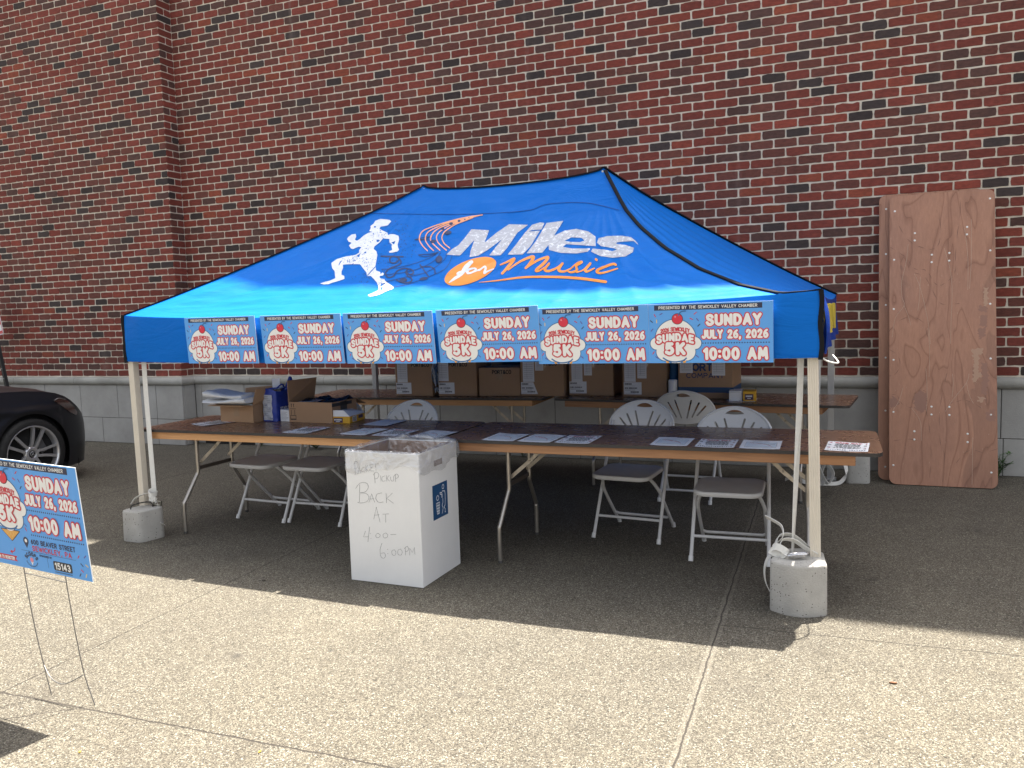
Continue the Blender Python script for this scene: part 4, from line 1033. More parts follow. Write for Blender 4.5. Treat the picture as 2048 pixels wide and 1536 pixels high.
def make_table(label, loc, rz, L=2.44, D=.76, rail=None, e0=.11, e1=.11):
    t = thing('folding_table', label, 'table', loc, rz, 'folding tables under the tent')
    rail = rail or pineD; zt = .757
    q = MB(); pl = rrect(.004, L-.004, 0, D, .055, 6)
    q.prism(pl, zt-.019, zt, 0, 1, smooth=False)
    ins = rrect(.010, L-.010, .006, D-.006, .05, 6); q.build('tabletop', [lam, edgeb], t)
    q = MB()
    zr0, zr1 = zt-.071, zt-.020
    for y0, y1 in ((.022, .042), (D-.042, D-.022)): q.bbox(e0, L-e1, y0, y1, zr0, zr1, .002, seg=1)
    for x0 in (e0, L-e1-.02, L/2-.01): q.bbox(x0, x0+.02, .043, D-.043, zr0, zr1, .002, seg=1)
    q.build('apron', rail, t)
    for end in (0, 1):
        X = .36 if end == 0 else L-.36; sx = 1 if end == 0 else -1
        for (yt, yf) in ((.20, .055), (D-.20, D-.055)):
            b = MB(); b.tube(crom([(X, yt, zr1-.002), (X, yt, .52), (X, yt, .43), (X-sx*.004, yt+(yf-yt)*.12, .39), (X-sx*.01, yt+(yf-yt)*.88, .24), (X-sx*.012, yf, .20), (X-sx*.012, yf, .012)], 4), .0135, 10)
            lg = b.build('leg', chrome, t)
            b = MB(); b.lathe([(.0, 0), (.0145, 0), (.0145, .014), (.0135, .016)], 10, M=Matrix.Translation((X-sx*.012, yf, .0005))); b.build('foot_cap', mat('rubber_cap', (.10,.095,.09), .7), lg)
        b = MB(); b.bbox(X-.004, X+.004, .2, D-.2, .435, .462, .002, seg=1); b.build('crossbar', mat('crossbar_steel', (.10,.085,.075), .5, metal=.4), t)
        for yb in (.235, D-.235):
            b = MB(); m1 = Vector((X, yb, .49)); m2 = Vector((X+sx*.13, yb, .60)); m3 = Vector((X+sx*.27, yb, zr1))
            b.ribbon([m1, m2+Vector((sx*.015, 0, .012))], .022, (0,0,1), 0, .003); b.ribbon([m2+Vector((0,.006,0)), m3+Vector((0,.006,0))], .022, (0,0,1), 0, .003)
            for c in (m1, m2, m2+(m3-m2)*.35, m2+(m3-m2)*.7): b.lathe([(0,.0075),(.006,.006),(.007,0)], 8, M=Matrix.Translation(c+Vector((0,-.002,0))) @ Matrix.Rotation(radians(90), 4, 'X'))
            b.build('brace', strapm, t)
    return t
TH = .02233
make_table('brown laminate folding table holding the open cartons and blue bag', (-.037,.061,0), TH, 2.435, rail=pineL)
make_table('scuffed brown folding table at the front right with seven flyers on it', (-.037+2.445*cos(TH), .061+2.445*sin(TH), 0), TH, 2.455, rail=pineD, e1=.13)
ra = atan2(2.314-2.18, 2.245-.489)
make_table('rear folding table bearing four cartons, nearer the left end of the wall', (2.245-2.43*cos(ra), 2.314-2.43*sin(ra), 0), ra, 2.43, rail=pineL)
rb = atan2(2.124-2.324, 4.657-2.324)
make_table('rear folding table bearing three tall cartons and a small yellow box', (2.318, 2.326, 0), rb, 2.38, rail=pineD, e1=.19)

# ------------------------------------------------------------------ folding chairs
plast = mat('white_plastic', (.70,.695,.68), .42, var=.04, vscale=8)
seatp = mat('chair_seat_plastic', (.55,.54,.525), .45, var=.06, vscale=8)
frm = mat('white_painted_steel', (.62,.61,.60), .4, var=.07, vscale=16)
def back_shape():
    X, Y = gridXY(-.235, .235, -.01, .275, .0052)
    up_ = np.hypot(X/.226, (Y-.10)/.165)-1; lo_ = np.hypot(X/.226, (Y-.10)/.10)-1
    d = np.where(Y > .10, up_, lo_)*.14
    sl = []
    for x0, y0, x1, y1 in ((.022,.045,.062,.190),(.060,.052,.118,.170),(.098,.066,.163,.142)):
        for s_ in (-1, 1): sl.append([(s_*x0, y0), (s_*(x0*.55+x1*.45), (y0+y1)*.5-.006), (s_*x1, y1)])
    d = np.maximum(d, -(seg_dist(X, Y, sl)-.0062))
    h = np.maximum((np.hypot(X/.105, (Y-.205)/.048)-1)*.05, -(np.hypot(X/.15, (Y-.310)/.085)-1)*.06 if False else (.222-.35*X*X*8-Y)*-1*0-1)
    hole = np.maximum((np.hypot(X/.082, (Y-.168)/.080)-1)*.08, -(Y-(.218+1.6*X*X)))
    d = np.maximum(d, -hole)
    return fill(X, Y, d, merge=False)
BKV, BKF = back_shape()
def back_map(u, v, off):
    """fan back: leaning and cupped towards the sitter"""
    return (u, .375+v*.30-1.25*u*u*.8+off, .615+v*.965)
def make_chair(label, loc, rz):
    t = thing('folding_chair', label, 'chair', loc, rz, 'white folding chairs')
    # seat, dished with a rolled rim
    q = MB(); ring = rrect(-.195, .195, -.13, .27, .075, 6); n = len(ring); cx, cy = 0, .07
    layers = [(0.0, .452, .0), (.5, .451, .0), (.86, .454, .0), (.96, .459, .0), (1.0, .455, .0), (1.0, .434, .0), (.97, .430, .0)]
    V = []; 
    for k, z, _ in layers[1:]:
        V += [(cx+(x-cx)*k, cy+(y-cy)*k, z-.012*max(0, -(y-cy))/.2*.6) for x, y in ring]
    c0 = len(V); V.append((cx, cy, .449)); F = [(c0, i, (i+1) % n) for i in range(n)]
    for a in range(len(layers)-2): F += [(a*n+i, (a+1)*n+i, (a+1)*n+(i+1) % n, a*n+(i+1) % n) for i in range(n)]
    F.append(tuple((len(layers)-2)*n+i for i in range(n)))
    q.add(V, F, 0, True); q.build('seat', seatp, t)
    # fan back with slots
    q = MB(); nv = len(BKV); V = [back_map(u, v, 0) for u, v in BKV]+[back_map(u, v, .010) for u, v in BKV]
    F = [f for f in BKF]+[tuple(nv+i for i in reversed(f)) for f in BKF]
    from collections import Counter
    ec = Counter()
    for f in BKF:
        for a, b in zip(f, f[1:]+f[:1]): ec[(a, b)] += 1
    F += [(b, a, nv+a, nv+b) for (a, b) in ec if (b, a) not in ec]
    q.add(V, F, 0, False)
    rim = [back_map(.226*cos(a), .10+(.165 if sin(a) > 0 else .10)*sin(a), .004) for a in np.linspace(0, 2*pi, 44)[:-1]]
    q.tube(rim, .0085, 6, closed=True); q.build('backrest', plast, t)
    # frame: front legs run up into the back posts
    for s_ in (-1, 1):
        b = MB(); b.tube([(s_*.222, 0, .012), (s_*.214, .20, .41), (s_*.206, .365, .74)], .0115, 8); lg = b.build('leg', frm, t)
        b = MB(); b.tube([(s_*.2225, -.008, .0005), (s_*.222, .004, .03)], .0145, 8); b.build('foot_cap', plast, lg)
        b = MB(); b.tube(crom([(s_*.02, .02, .432), (s_*.10, .02, .432), (s_*.155, .03, .415), (s_*.19, .11, .33), (s_*.196, .20, .235), (s_*.196, .43, .012)], 5), .011, 8); lg = b.build('leg', frm, t)
        b = MB(); b.tube([(s_*.196, .438, .0005), (s_*.196, .427, .03)], .0145, 8); b.build('foot_cap', plast, lg)
    b = MB(); b.tube([(-.217, .068, .135), (.217, .068, .135)], .0095, 8); b.build('stretcher', frm, t)
    b = MB(); b.tube([(-.192, .355, .092), (-.17, .362, .083), (.17, .362, .083), (.192, .355, .092)], .0095, 8); b.build('stretcher', frm, t)
    b = MB(); b.tube([(-.2, .235, .437), (.2, .235, .437)], .008, 8); b.build('seat_rail', frm, t)
    return t
ch = make_chair('white folding chair behind the open cartons, second leftmost seat at the front tables'[:0]+'white folding chair at the left table, its back hidden by cartons', (.60,.578,0), radians(-2))
cl = [((1.075,.60,0), radians(1), 'white folding chair partly hidden by the wide carton and white bin'),
      ((1.672,.645,0), radians(-3), 'white folding chair directly behind the white bin and its flyers'),
      ((3.352,.855,0), radians(-4), 'white folding chair at the right table, second from its end'),
      ((4.052,.570,0), radians(3), 'white folding chair at the right table, beside the cream tent leg'),
      ((3.515,2.405,0), radians(180), 'beige looking folding chair turned round, its back against the rear table gap'[:0]+'white folding chair facing the wall, under the carton with blue print')]
for loc, rz, lb in cl: copy_tree(ch, loc, rz, lb)

# ------------------------------------------------------------------ cartons
card = mat('cardboard', (.41,.255,.15), .82, var=.08, vscale=3, bump=.06, bscale=40)
card2 = mat('cardboard_light', (.40,.245,.14), .82, var=.08, vscale=3)
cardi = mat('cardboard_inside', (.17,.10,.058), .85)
tapem = mat('packing_tape', (.40,.27,.17), .18, spec=.6)
papm = mat('white_paper', (.78,.79,.82), .6, var=.02); inkm = mat('black_ink', (.015,.015,.017), .6); greyi = mat('grey_ink', (.35,.35,.38), .6); blui = mat('blue_ink', (.02,.05,.16), .6); redi = mat('red_ink', (.5,.07,.09), .6)
def carton(label, loc, rz, w, d, h, list_x=None, ship_x=None, text=None, tx=0, tz=0, th=.03, band=False, cm=card, torn=False, group='cartons lined up on the rear tables', fit=None, big=False):
    t = thing('carton', label, 'carton', loc, rz, group)
    q = MB(); q.bbox(-w/2, w/2, 0, d, 0.001, h, .004, 0, seg=1)
    q.box(-w/2+.004, w/2-.004, -.0006, .0, h-.003, h+.0006, 0)
    q.box(-w/2+.002, w/2-.002, d/2-.0015, d/2+.0015, h, h+.0008, 1)
    q.build('body', [cm, cardi], t)
    q = MB(); q.box(-w/2-.0005, w/2+.0005, d/2-.028, d/2+.028, h+.0009, h+.0014, 0); q.box(-.03+tx*.2, .03+tx*.2, -.0008, -.0003, h-.11, h, 0); q.build('tape', tapem, t)
    if list_x is not None:
        for lx, lw, lh, lz in list_x:
            q = MB(); q.box(lx, lx+lw, -.0024, -.0012, h-lh-lz, h-lz, 0)
            for k in range(9): q.box(lx+.01, lx+lw-.012, -.0029, -.0025, h-lz-.03-k*lh*.085-.0012, h-lz-.03-k*lh*.085+.0012, 1)
            q.box(lx+lw*.35, lx+lw*.35+.0015, -.0029, -.0025, h-lz-lh+.03, h-lz-.03, 1)
            q.build('packing_list', [papm, greyi], t)
    if ship_x is not None:
        q = MB(); sw, sh = .155, .105; x0, z0 = ship_x, .022
        pl = [(x0, z0), (x0+sw, z0), (x0+sw-(.04 if torn else 0), z0+sh), (x0, z0+sh)]
        q.prism(pl, 0, .0012, 0, M=Matrix(((1,0,0,0),(0,0,-1,-.0008),(0,1,0,0),(0,0,0,1))))
        for bx, bz, bw_, bh in ((.008,.082,.06,.014),(.008,.048,.03,.012),(.045,.048,.07,.012),(.06,.014,.07,.014)):
            k = 0
            while k < bw_: 
                s_ = random.choice((.002,.003,.004)); q.box(x0+bx+k, x0+bx+min(k+s_, bw_), -.0027, -.0022, z0+bz, z0+bz+bh, 1); k += s_+random.choice((.0015,.0025))
        for bz in (.072,.040,.033,.008): q.box(x0+.008, x0+.1, -.0027, -.0022, z0+bz, z0+bz+.0022, 2)
        q.build('shipping_label', [papm, inkm, greyi], t)
    if text:
        q = MB()
        for txt, hh, zz, rr in text: flat_text(q, txt, hh, rr, lambda a, b, l: (tx+a, -.0014, zz+b), 0, gap=.26, res=rr*.7, fit=fit)
        q.build('lettering', blui if big else inkm, t)
    if band:
        q = MB(); q.box(-w/2+.001, w/2+.0012, -.0012, d*.98, .05, .095, 0); q.build('printed_band', mat('band_ink', (.02,.065,.16), .6), t)
    return t
Zt = .7575
def ry(x): return 2.18+(x-.489)*.0763
PC = [('PORT&CO', .030, .275, .0034)]
carton('brown carton leftmost on the rear tables, next to the tangled lanyards', (.955,2.335,Zt), ra, .375, .42, .36, [(-.165,.105,.20,.03)], -.18, PC, .07)
carton('brown carton between the tangled lanyards and the short carton', (1.385,2.38,Zt), ra, .375, .42, .36, [(-.185,.10,.19,.03)], -.185, PC, .01)
carton('short brown carton with nothing stuck on it, lower than its neighbours', (1.785,2.42,Zt), ra, .39, .40, .258, None, None, [('PORT&CO', .030, .205, .0036)], .025)
carton('brown carton with a torn shipping label, right of the short carton', (2.18,2.46,Zt), ra, .395, .42, .36, [(-.175,.105,.20,.03), (-.06,.075,.13,.0)], -.195, PC, .05, torn=True)
carton('brown carton standing over the gap between the two rear tables', (2.60,2.555,Zt), .03, .40, .38, .36, [(-.175,.10,.21,.03), (-.06,.07,.16,.02)], -.195, PC, .04)
carton('brown carton left of the blue bag and the paper roll', (3.085,2.51,Zt), rb*.5, .385, .42, .36, [(-.175,.10,.20,.03), (-.06,.08,.18,.02)], -.18, None)
carton('brown carton printed with big blue letters and a blue band', (3.60,2.46,Zt), rb*.3, .44, .42, .37, [(-.205,.105,.15,.01), (.055,.105,.16,.02)], None, [('PORT &', .052, .232, .0075), ('COMPANY', .036, .172, .0034)], -.0, band=True, fit=.30, big=True)
# string bundle between two cartons
st1 = mat('lanyard_blue', (.10,.17,.30), .8); st2 = mat('lanyard_white', (.55,.58,.62), .8)
q = MB()
for k in range(26):
    bx, by = random.gauss(0, .014), random.gauss(0, .012); z1 = random.uniform(.24, .36); z0 = random.uniform(.03, .2)
    q.tube(crom([(bx, by, z1), (bx+random.gauss(0,.01), by-.02+random.gauss(0,.006), (z1*.66+z0*.34)), (bx+random.gauss(0,.01), by-.02+random.gauss(0,.006), (z1*.33+z0*.66)), (bx+random.gauss(.006,.01), by-.015, z0)], 4), random.uniform(.0028,.0045), 5, k % 2)
for k in range(12):
    a = random.uniform(0, 6); q.tube(crom([(.012*cos(a+i)+.004, .012*sin(a+i*1.3), .03+.05*abs(sin(a+i*1.1))) for i in range(6)], 4), .0035, 5, k % 2)
o = q.build('lanyard_bundle', [st1, st2], None, (1.172,2.37,Zt)); tag(o, 'tangle of blue and white lanyards hanging between two brown cartons', 'lanyards')
# blue bag and paper roll between the two right-hand cartons
bagm = mat('blue_bag', (.03,.16,.36), .6, var=.2, vscale=8)
q = MB(); n = 14; P = np.zeros((n+1, 17, 3))
for i in range(n+1):
    z = .35*i/n
    for j in range(17):
        a = 2*pi*j/16; P[i, j] = (.042*np.sign(cos(a))*abs(cos(a))**.6*(1+.1*sin(z*31+a)), .14+.12*np.sign(sin(a))*abs(sin(a))**.6, z+.002)
q.grid(P, 0, True); q.add([tuple(p_) for p_ in P[n, :-1]], [tuple(range(16))], 0); q.add([tuple(p_) for p_ in P[0, :-1]], [tuple(range(15, -1, -1))], 0)
o = q.build('soft_bag', bagm, None, (3.315,2.55,Zt)); tag(o, 'blue soft bag squeezed between two cartons on the rear table', 'bag')
q = MB(); q.lathe([(0,0),(.034,0),(.036,.004),(.036,.15),(.033,.154),(.016,.154),(.016,.12)], 20)
o = q.build('paper_roll', papm, None, (3.333,2.475,Zt)); tag(o, 'white paper roll standing in front of the blue bag on the rear table', 'roll')
# dark folded bag behind the short carton
q = MB(); P = np.zeros((9, 21, 3))
for i in range(9):
    for j in range(21):
        x = -.2+.4*j/20; P[i, j] = (x, .03*sin(9*x+i)+.02*i/8, .33*(i/8)*(1-.22*abs(sin(3.3*x+.8)))+.002)
q.grid(P, 0, True); 
P2 = P.copy(); P2[:, :, 1] += .05; q.grid(P2, 0, True, flip=True); q.grid(np.stack([P[8], P2[8]]), 0, True)
o = q.build('dark_bag', mat('black_nylon', (.025,.025,.03), .6), None, (1.80,2.92,Zt)); tag(o, 'dark limp bag behind the short carton on the rear table', 'bag')
# small boxes of the rear table
def small_box(name, label, cat, loc, rz, w, d, h, mats, front, group=None):
    t = thing(name, label, cat, loc, rz, group); q = MB(); q.bbox(-w/2, w/2, 0, d, .0005, h, .002, 0, seg=1); q.build('body', mats[0], t)
    q = MB(); front(q, w, d, h); q.build('printed_panel', mats[1:], t); return t
yelm = mat('yellow_card', (.66,.36,.02), .5); purp = mat('dark_purple_ink', (.05,.018,.06), .5); wcard = mat('white_card', (.74,.74,.76), .5)
def yfront(q, w, d, h):
    q.box(-w*.36, w*.30, -.0012, -.0004, h*.12, h*.72, 0)
    for k in range(6): q.box(-w*.28+k*w*.085, -w*.28+k*w*.085+w*.06, -.0018, -.0013, h*.42, h*.58, 1)
    q.box(-w*.16, w*.1, -.0018, -.0013, h*.24, h*.31, 1)
q = MB(); q.box(-.12, .1, -.02, .22, 0, .0006); o = q.build('paper_sheet', papm, None, (3.905,2.335,Zt)); tag(o, 'white sheet lying under the small boxes on the rear table', 'paper')
small_box('small_box', 'small plain white box beside the yellow box on the rear table', 'box', (3.855,2.338,Zt+.0008), .1, .098, .17, .078, [wcard, greyi], lambda q, w, d, h: q.box(-w*.4, w*.4, -.001, -.0004, h*.86, h*.9, 0))
small_box('snack_box', 'small yellow box with a dark label on the rear table', 'box', (3.962,2.335,Zt+.0008), .08, .098, .16, .076, [yelm, purp, papm], yfront)

# ------------------------------------------------------------------ things on the front left table
def open_carton(label, loc, rz, w, d, h, flaps, cm=card2, tape_front=True):
    t = thing('open_carton', label, 'carton', loc, rz); th = .004
    q = MB(); q.box(-w/2, w/2, 0, th, 0.0008, h, 0); q.box(-w/2, w/2, d-th, d, .0008, h, 0); q.box(-w/2, -w/2+th, th, d-th, .0008, h, 0); q.box(w/2-th, w/2, th, d-th, .0008, h, 0); q.box(-w/2+th, w/2-th, th, d-th, .001, .006, 1)
    q.build('body', [cm, cardi], t)
    for pts in flaps:
        q = MB(); a, b, c, e = [Vector(p_) for p_ in pts]; n = (b-a).cross(e-a).normalized()*th*.5
        V = [a-n, b-n, c-n, e-n, a+n, b+n, c+n, e+n]; q.add([tuple(v) for v in V], [(0,3,2,1),(4,5,6,7),(0,1,5,4),(1,2,6,5),(2,3,7,6),(3,0,4,7)], 0); q.build('flap', cm, t)
    if tape_front:
        q = MB(); q.box(-.028, .028, -.0008, -.0002, h*.35, h, 0); q.build('tape', tapem, t)
    return t
w, d, h = .325, .25, .128
oc = open_carton('open brown carton filled with folded white cloths on the front table', (.495,.505,Zt), -.06, w, d, h,
  [[(-w/2,0,h),(w/2,0,h),(w/2-.01,-.10,h+.006),(-w/2-.02,-.10,h+.002)],
   [(-w/2,d,h),(w/2,d,h),(w/2-.01,d+.02,h+.125),(-w/2+.0,d+.02,h+.10)],
   [(w/2,0,h),(w/2,d,h),(w/2+.075,d-.01,h+.115),(w/2+.02,.02,h+.12)],
   [(-w/2,0,h),(-w/2,d,h),(-w/2-.12,d-.01,h+.005),(-w/2-.12,.01,h+.001)]])
clo = mat('white_cloth', (.78,.80,.82), .8, var=.03)
def cloth_fold(label, loc, rz, w, d, h, seed):
    r_ = random.Random(seed); q = MB(); a1, a2 = r_.uniform(0, 6), r_.uniform(0, 6)
    P = np.zeros((33, 25, 3))
    for i in range(33):
        u = -w/2+w*i/32
        for j in range(25):
            a = 2*pi*j/24; e = .8
            yy = d/2*np.sign(cos(a))*abs(cos(a))**.55; zz = h/2*np.sign(sin(a))*abs(sin(a))**.9
            tap = 1-.12*abs(2*i/32-1)**6
            P[i, j] = (u+.006*sin(7*a+a2), yy*tap+.004*sin(9*u*8+a1), h/2+zz*tap*(1+.1*sin(13*u+a2))+.013*sin(11*u+a1)*(1 if zz > 0 else .5)+.003*sin(40*yy+8*u))
    q.grid(P, 0, True); q.add([tuple(p_) for p_ in P[0, :-1]], [tuple(range(24))], 0); q.add([tuple(p_) for p_ in P[-1, :-1]], [tuple(range(23, -1, -1))], 0)
    o = q.build('folded_cloth', clo, None, loc); o.rotation_euler = (0, 0, rz); return tag(o, label, 'cloth', 'folded cloths on the open carton')
cloth_fold('lower folded white cloth resting on the open carton', (.455,.53,Zt+.142), -.03, .40, .26, .038, 2)
cloth_fold('upper folded white cloth on top of the open carton', (.44,.53,Zt+.182), .02, .36, .25, .046, 5)
# fill inside the carton so that the cloths rest on something
q = MB(); q.bbox(-.15,.15,.01,.235,.008,.136,.01); o = q.build('folded_cloth', clo, None, (.495,.505,Zt)); o.rotation_euler = (0,0,-.06); tag(o, 'white cloths packed inside the open carton beneath the folded ones', 'cloth', 'folded cloths on the open carton')
# blue carrier bag
bb = mat('royal_blue_plastic', (.018,.045,.32), .4, var=.25, vscale=11, bump=.2, bscale=14)
bgw = mat('bag_print_white', (.50,.52,.58), .5, var=.15, vscale=30)
bag = thing('carrier_bag', 'blue and white carrier bag with papers sticking out, between two cartons', 'bag', (.738,.585,Zt), -.03)
bw_, bd_, bh_ = .125, .185, .232
q = MB(); P = np.zeros((13, 49, 3))
for i in range(13):
    z = bh_*i/12
    for j in range(49):
        f = (4*j/48) % 4; k = int(f); e = f-k
        x, y = [(-.5+e, -.5), (.5, -.5+e), (.5-e, .5), (-.5, .5-e)][k]
        bu_ = .010*sin(pi*e)*sin(pi*(i/12)**.8)+.003*sin(9*e+5*z*20+k)
        nx, ny = [(0,-1), (1,0), (0,1), (-1,0)][k]
        P[i, j] = (x*bw_*(1-.06*(i/12)**3)+nx*bu_, bd_/2+y*bd_*(1-.05*(i/12)**3)+ny*bu_, .001+z+.012*(i/12)**2*sin(3.1*f+.6))
q.grid(P, 0, True); q.add([tuple(p_) for p_ in P[0, :-1]], [tuple(range(47, -1, -1))], 0); q.build('body', bb, bag)
fy = lambda x, z: -.0022-(.010*sin(pi*(x/bw_+.5))*sin(pi*max(0, z/bh_)**.8)+.003*sin(9*(x/bw_+.5)+5*z*20))
q = MB()
def patch(x0, x1, z0, z1, mi_, off):
    G_ = [[(x0+(x1-x0)*i/6, fy(x0+(x1-x0)*i/6, z0+(z1-z0)*j/6)-off, z0+(z1-z0)*j/6) for j in range(7)] for i in range(7)]; q.grid(G_, mi_, True, flip=False)
patch(-.058, .030, .010, .198, 1, .0)
for i in range(13): patch(-.055+.002*random.random(), .022-.008*random.random(), .016+i*.0138, .016+i*.0138+.0085, 0, .0008)
q.build('printed_panel', [mat('bag_text_grey', (.34,.36,.42), .5), bgw], bag)
q = MB(); q.tube(crom([(-.05,.02,.225),(-.01,.03,.243),(.03,.05,.243),(.055,.08,.27),(.05,.12,.24)], 5), .006, 6); q.tube(crom([(.04,.13,.22),(.06,.15,.285),(.075,.15,.315),(.095,.14,.30),(.10,.12,.26),(.07,.10,.23)], 5), .010, 6); q.build('handle', bb, bag)
q = MB(); flat_text(q, 'STAPLES', .020, .0026, lambda a, b, l: (bw_/2+.0135, .085+a, .085+b), 0, gap=.25, res=.0018); q.build('lettering', papm, bag)
q = MB(); q.add([(-.06,-.02,.20),(.01,-.015,.20),(-.005,0,.30),(-.075,-.005,.30),(-.06,-.0194,.20),(.01,-.0144,.20),(-.005,.0006,.30),(-.075,-.0044,.30)], [(0,1,2,3),(7,6,5,4),(0,4,5,1),(1,5,6,2),(2,6,7,3),(3,7,4,0)], 0)
o = q.build('card_sheet', papm, None, (.755,.70,Zt+.01)); o.rotation_euler = (0,0,-.05); tag(o, 'white card sticking up out of the blue carrier bag', 'card')
q = MB(); q.add([(-.06,-.08,.232),(.06,-.075,.236),(.058,.07,.244),(-.058,.06,.240),(-.06,-.08,.2315),(.06,-.075,.2355),(.058,.07,.2435),(-.058,.06,.2395)], [(0,1,2,3),(7,6,5,4),(0,4,5,1),(1,5,6,2),(2,6,7,3),(3,7,4,0)], 0)
o = q.build('card_sheet', mat('pale_blue_paper', (.42,.52,.66), .6), None, (.738,.68,Zt+.004)); o.rotation_euler = (0,0,-.03); tag(o, 'pale sheet lying across the mouth of the blue carrier bag', 'card')
def wfront(q, w, d, h):
    for k in range(7): q.box(-w*.42, w*(.0+.3*random.random()), -.001, -.0004, h*(.12+.11*k), h*(.12+.11*k)+.003, 0)
small_box('small_box', 'small white box with fine print between the blue bag and wide carton', 'box', (.868,.600,Zt), -.10, .105, .12, .088, [wcard, greyi], wfront)
# wide shallow carton with one flap up
w, d, h = .385, .30, .150
oc2 = open_carton('wide shallow carton with one flap standing up on the front table', (1.105,.580,Zt), -.02, w, d, h,
  [[(-w/2,0,h),(-w/2,d,h),(-w/2+.03,d,h+.155),(-w/2+.0,.0,h+.155)],
   [(-w/2,d,h),(w/2,d,h),(w/2,d+.12,h-.05),(-w/2,d+.12,h-.05)]], cm=mat('cardboard_pale', (.37,.225,.13), .8, var=.06, vscale=4), tape_front=False)
q = MB(); X0 = -w/2+.012
for x0, x1, z0, z1 in ((X0,.052+X0,.018,.024),(X0,.052+X0,.048,.052),(X0,.052+X0,.098,.101),(X0+.002,.048+X0,.028,.030)): q.box(x0, x1, -.0016, -.0004, z0, z1, 0)
for x0 in (X0, X0+.049): q.box(x0, x0+.003, -.0016, -.0004, .018, .052, 0)
q.box(X0+.008, X0+.011, -.0016, -.0004, .055, .09, 0); q.box(X0+.04, X0+.043, -.0016, -.0004, .055, .09, 0)
for xx in (X0+.012, X0+.032): q.box(xx, xx+.003, -.0016, -.0004, .112, .132, 0); q.add([(xx-.004,-.001,.13),(xx+.007,-.001,.13),(xx+.0015,-.001,.139)], [(0,1,2)], 0)
q.build('printed_marks', inkm, oc2)
q = MB(); q.box(w/2+.0004, w/2+.0014, .10, .18, .045, h-.004, 0); q.box(w/2+.0004, w/2+.0014, .0, .24, .118, .142, 0); q.build('dark_tape', mat('black_tape', (.02,.02,.024), .3), oc2)
q = MB(); P = np.zeros((21, 41, 3))
for i in range(21):
    for j in range(41):
        y = .012+(d-.03)*i/20; x = -w/2+.012+(w-.024)*j/40
        P[i, j] = (x, y, h-.012+.018*(i/20)+.012*sin(31*x+13*y)*sin(17*y+3)+.008*sin(70*x+2*sin(40*y)))
q.grid(P, 0, False); o = q.build('plastic_wrap', mat('black_plastic', (.02,.021,.026), .22), None, (1.105,.580,Zt)); o.rotation_euler = (0,0,-.02); tag(o, 'crumpled black plastic filling the wide shallow carton', 'plastic wrap')
q = MB(); q.add([(-.13,.02,h-.002),(.04,.03,h+.001),(.02,.13,h+.006),(-.10,.12,h+.004),(-.13,.02,h-.0028),(.04,.03,h+.0002),(.02,.13,h+.0052),(-.10,.12,h+.0032)], [(0,1,2,3),(7,6,5,4),(0,4,5,1),(1,5,6,2),(2,6,7,3),(3,7,4,0)], 0); o = q.build('plastic_sheet', mat('silver_plastic', (.35,.38,.42), .25), None, (1.105,.580,Zt)); tag(o, 'greyish plastic sheet on top of the wide shallow carton', 'plastic sheet')
# yellow snack box with slanted white top
sb = thing('snack_box', 'yellow and white snack box with a slanted top beside the wide carton', 'box', (1.358,.592,Zt), .12)
q = MB(); w2, d2 = .142, .235
q.bbox(-w2/2, w2/2, 0, d2, .0005, .050, .002, 0, seg=1); q.build('body', yelm, sb)
q = MB(); q.add([(-w2/2+.001,.001,.0502),(w2/2-.001,.001,.0502),(w2/2-.001,d2-.001,.0502),(-w2/2+.001,d2-.001,.0502),(-w2/2+.006,.004,.094),(w2/2-.05,.006,.094),(w2/2-.012,d2-.006,.062),(-w2/2+.006,d2-.006,.085)], [(0,1,5,4),(1,2,6,5),(2,3,7,6),(3,0,4,7),(4,5,6,7)], 0); q.build('lid', wcard, sb)
q = MB(); q.box(-w2*.40, w2*.10, -.0014, -.0004, .006, .040, 0); 
for k in range(6): q.box(-w2*.36+k*.0098, -w2*.36+k*.0098+.0068, -.002, -.0015, .022, .032, 1)
q.box(-w2*.28, -w2*.05, -.002, -.0015, .012, .016, 1)
q.box(w2/2+.0004, w2/2+.0014, .04, .10, .008, .046, 1); q.box(w2/2+.0004, w2/2+.0014, .13, .20, .022, .044, 0)
for k in range(4): q.box(w2/2+.0015, w2/2+.002, .046, .094, .012+.008*k, .016+.008*k, 2)
q.build('printed_panel', [purp, papm, inkm], sb)
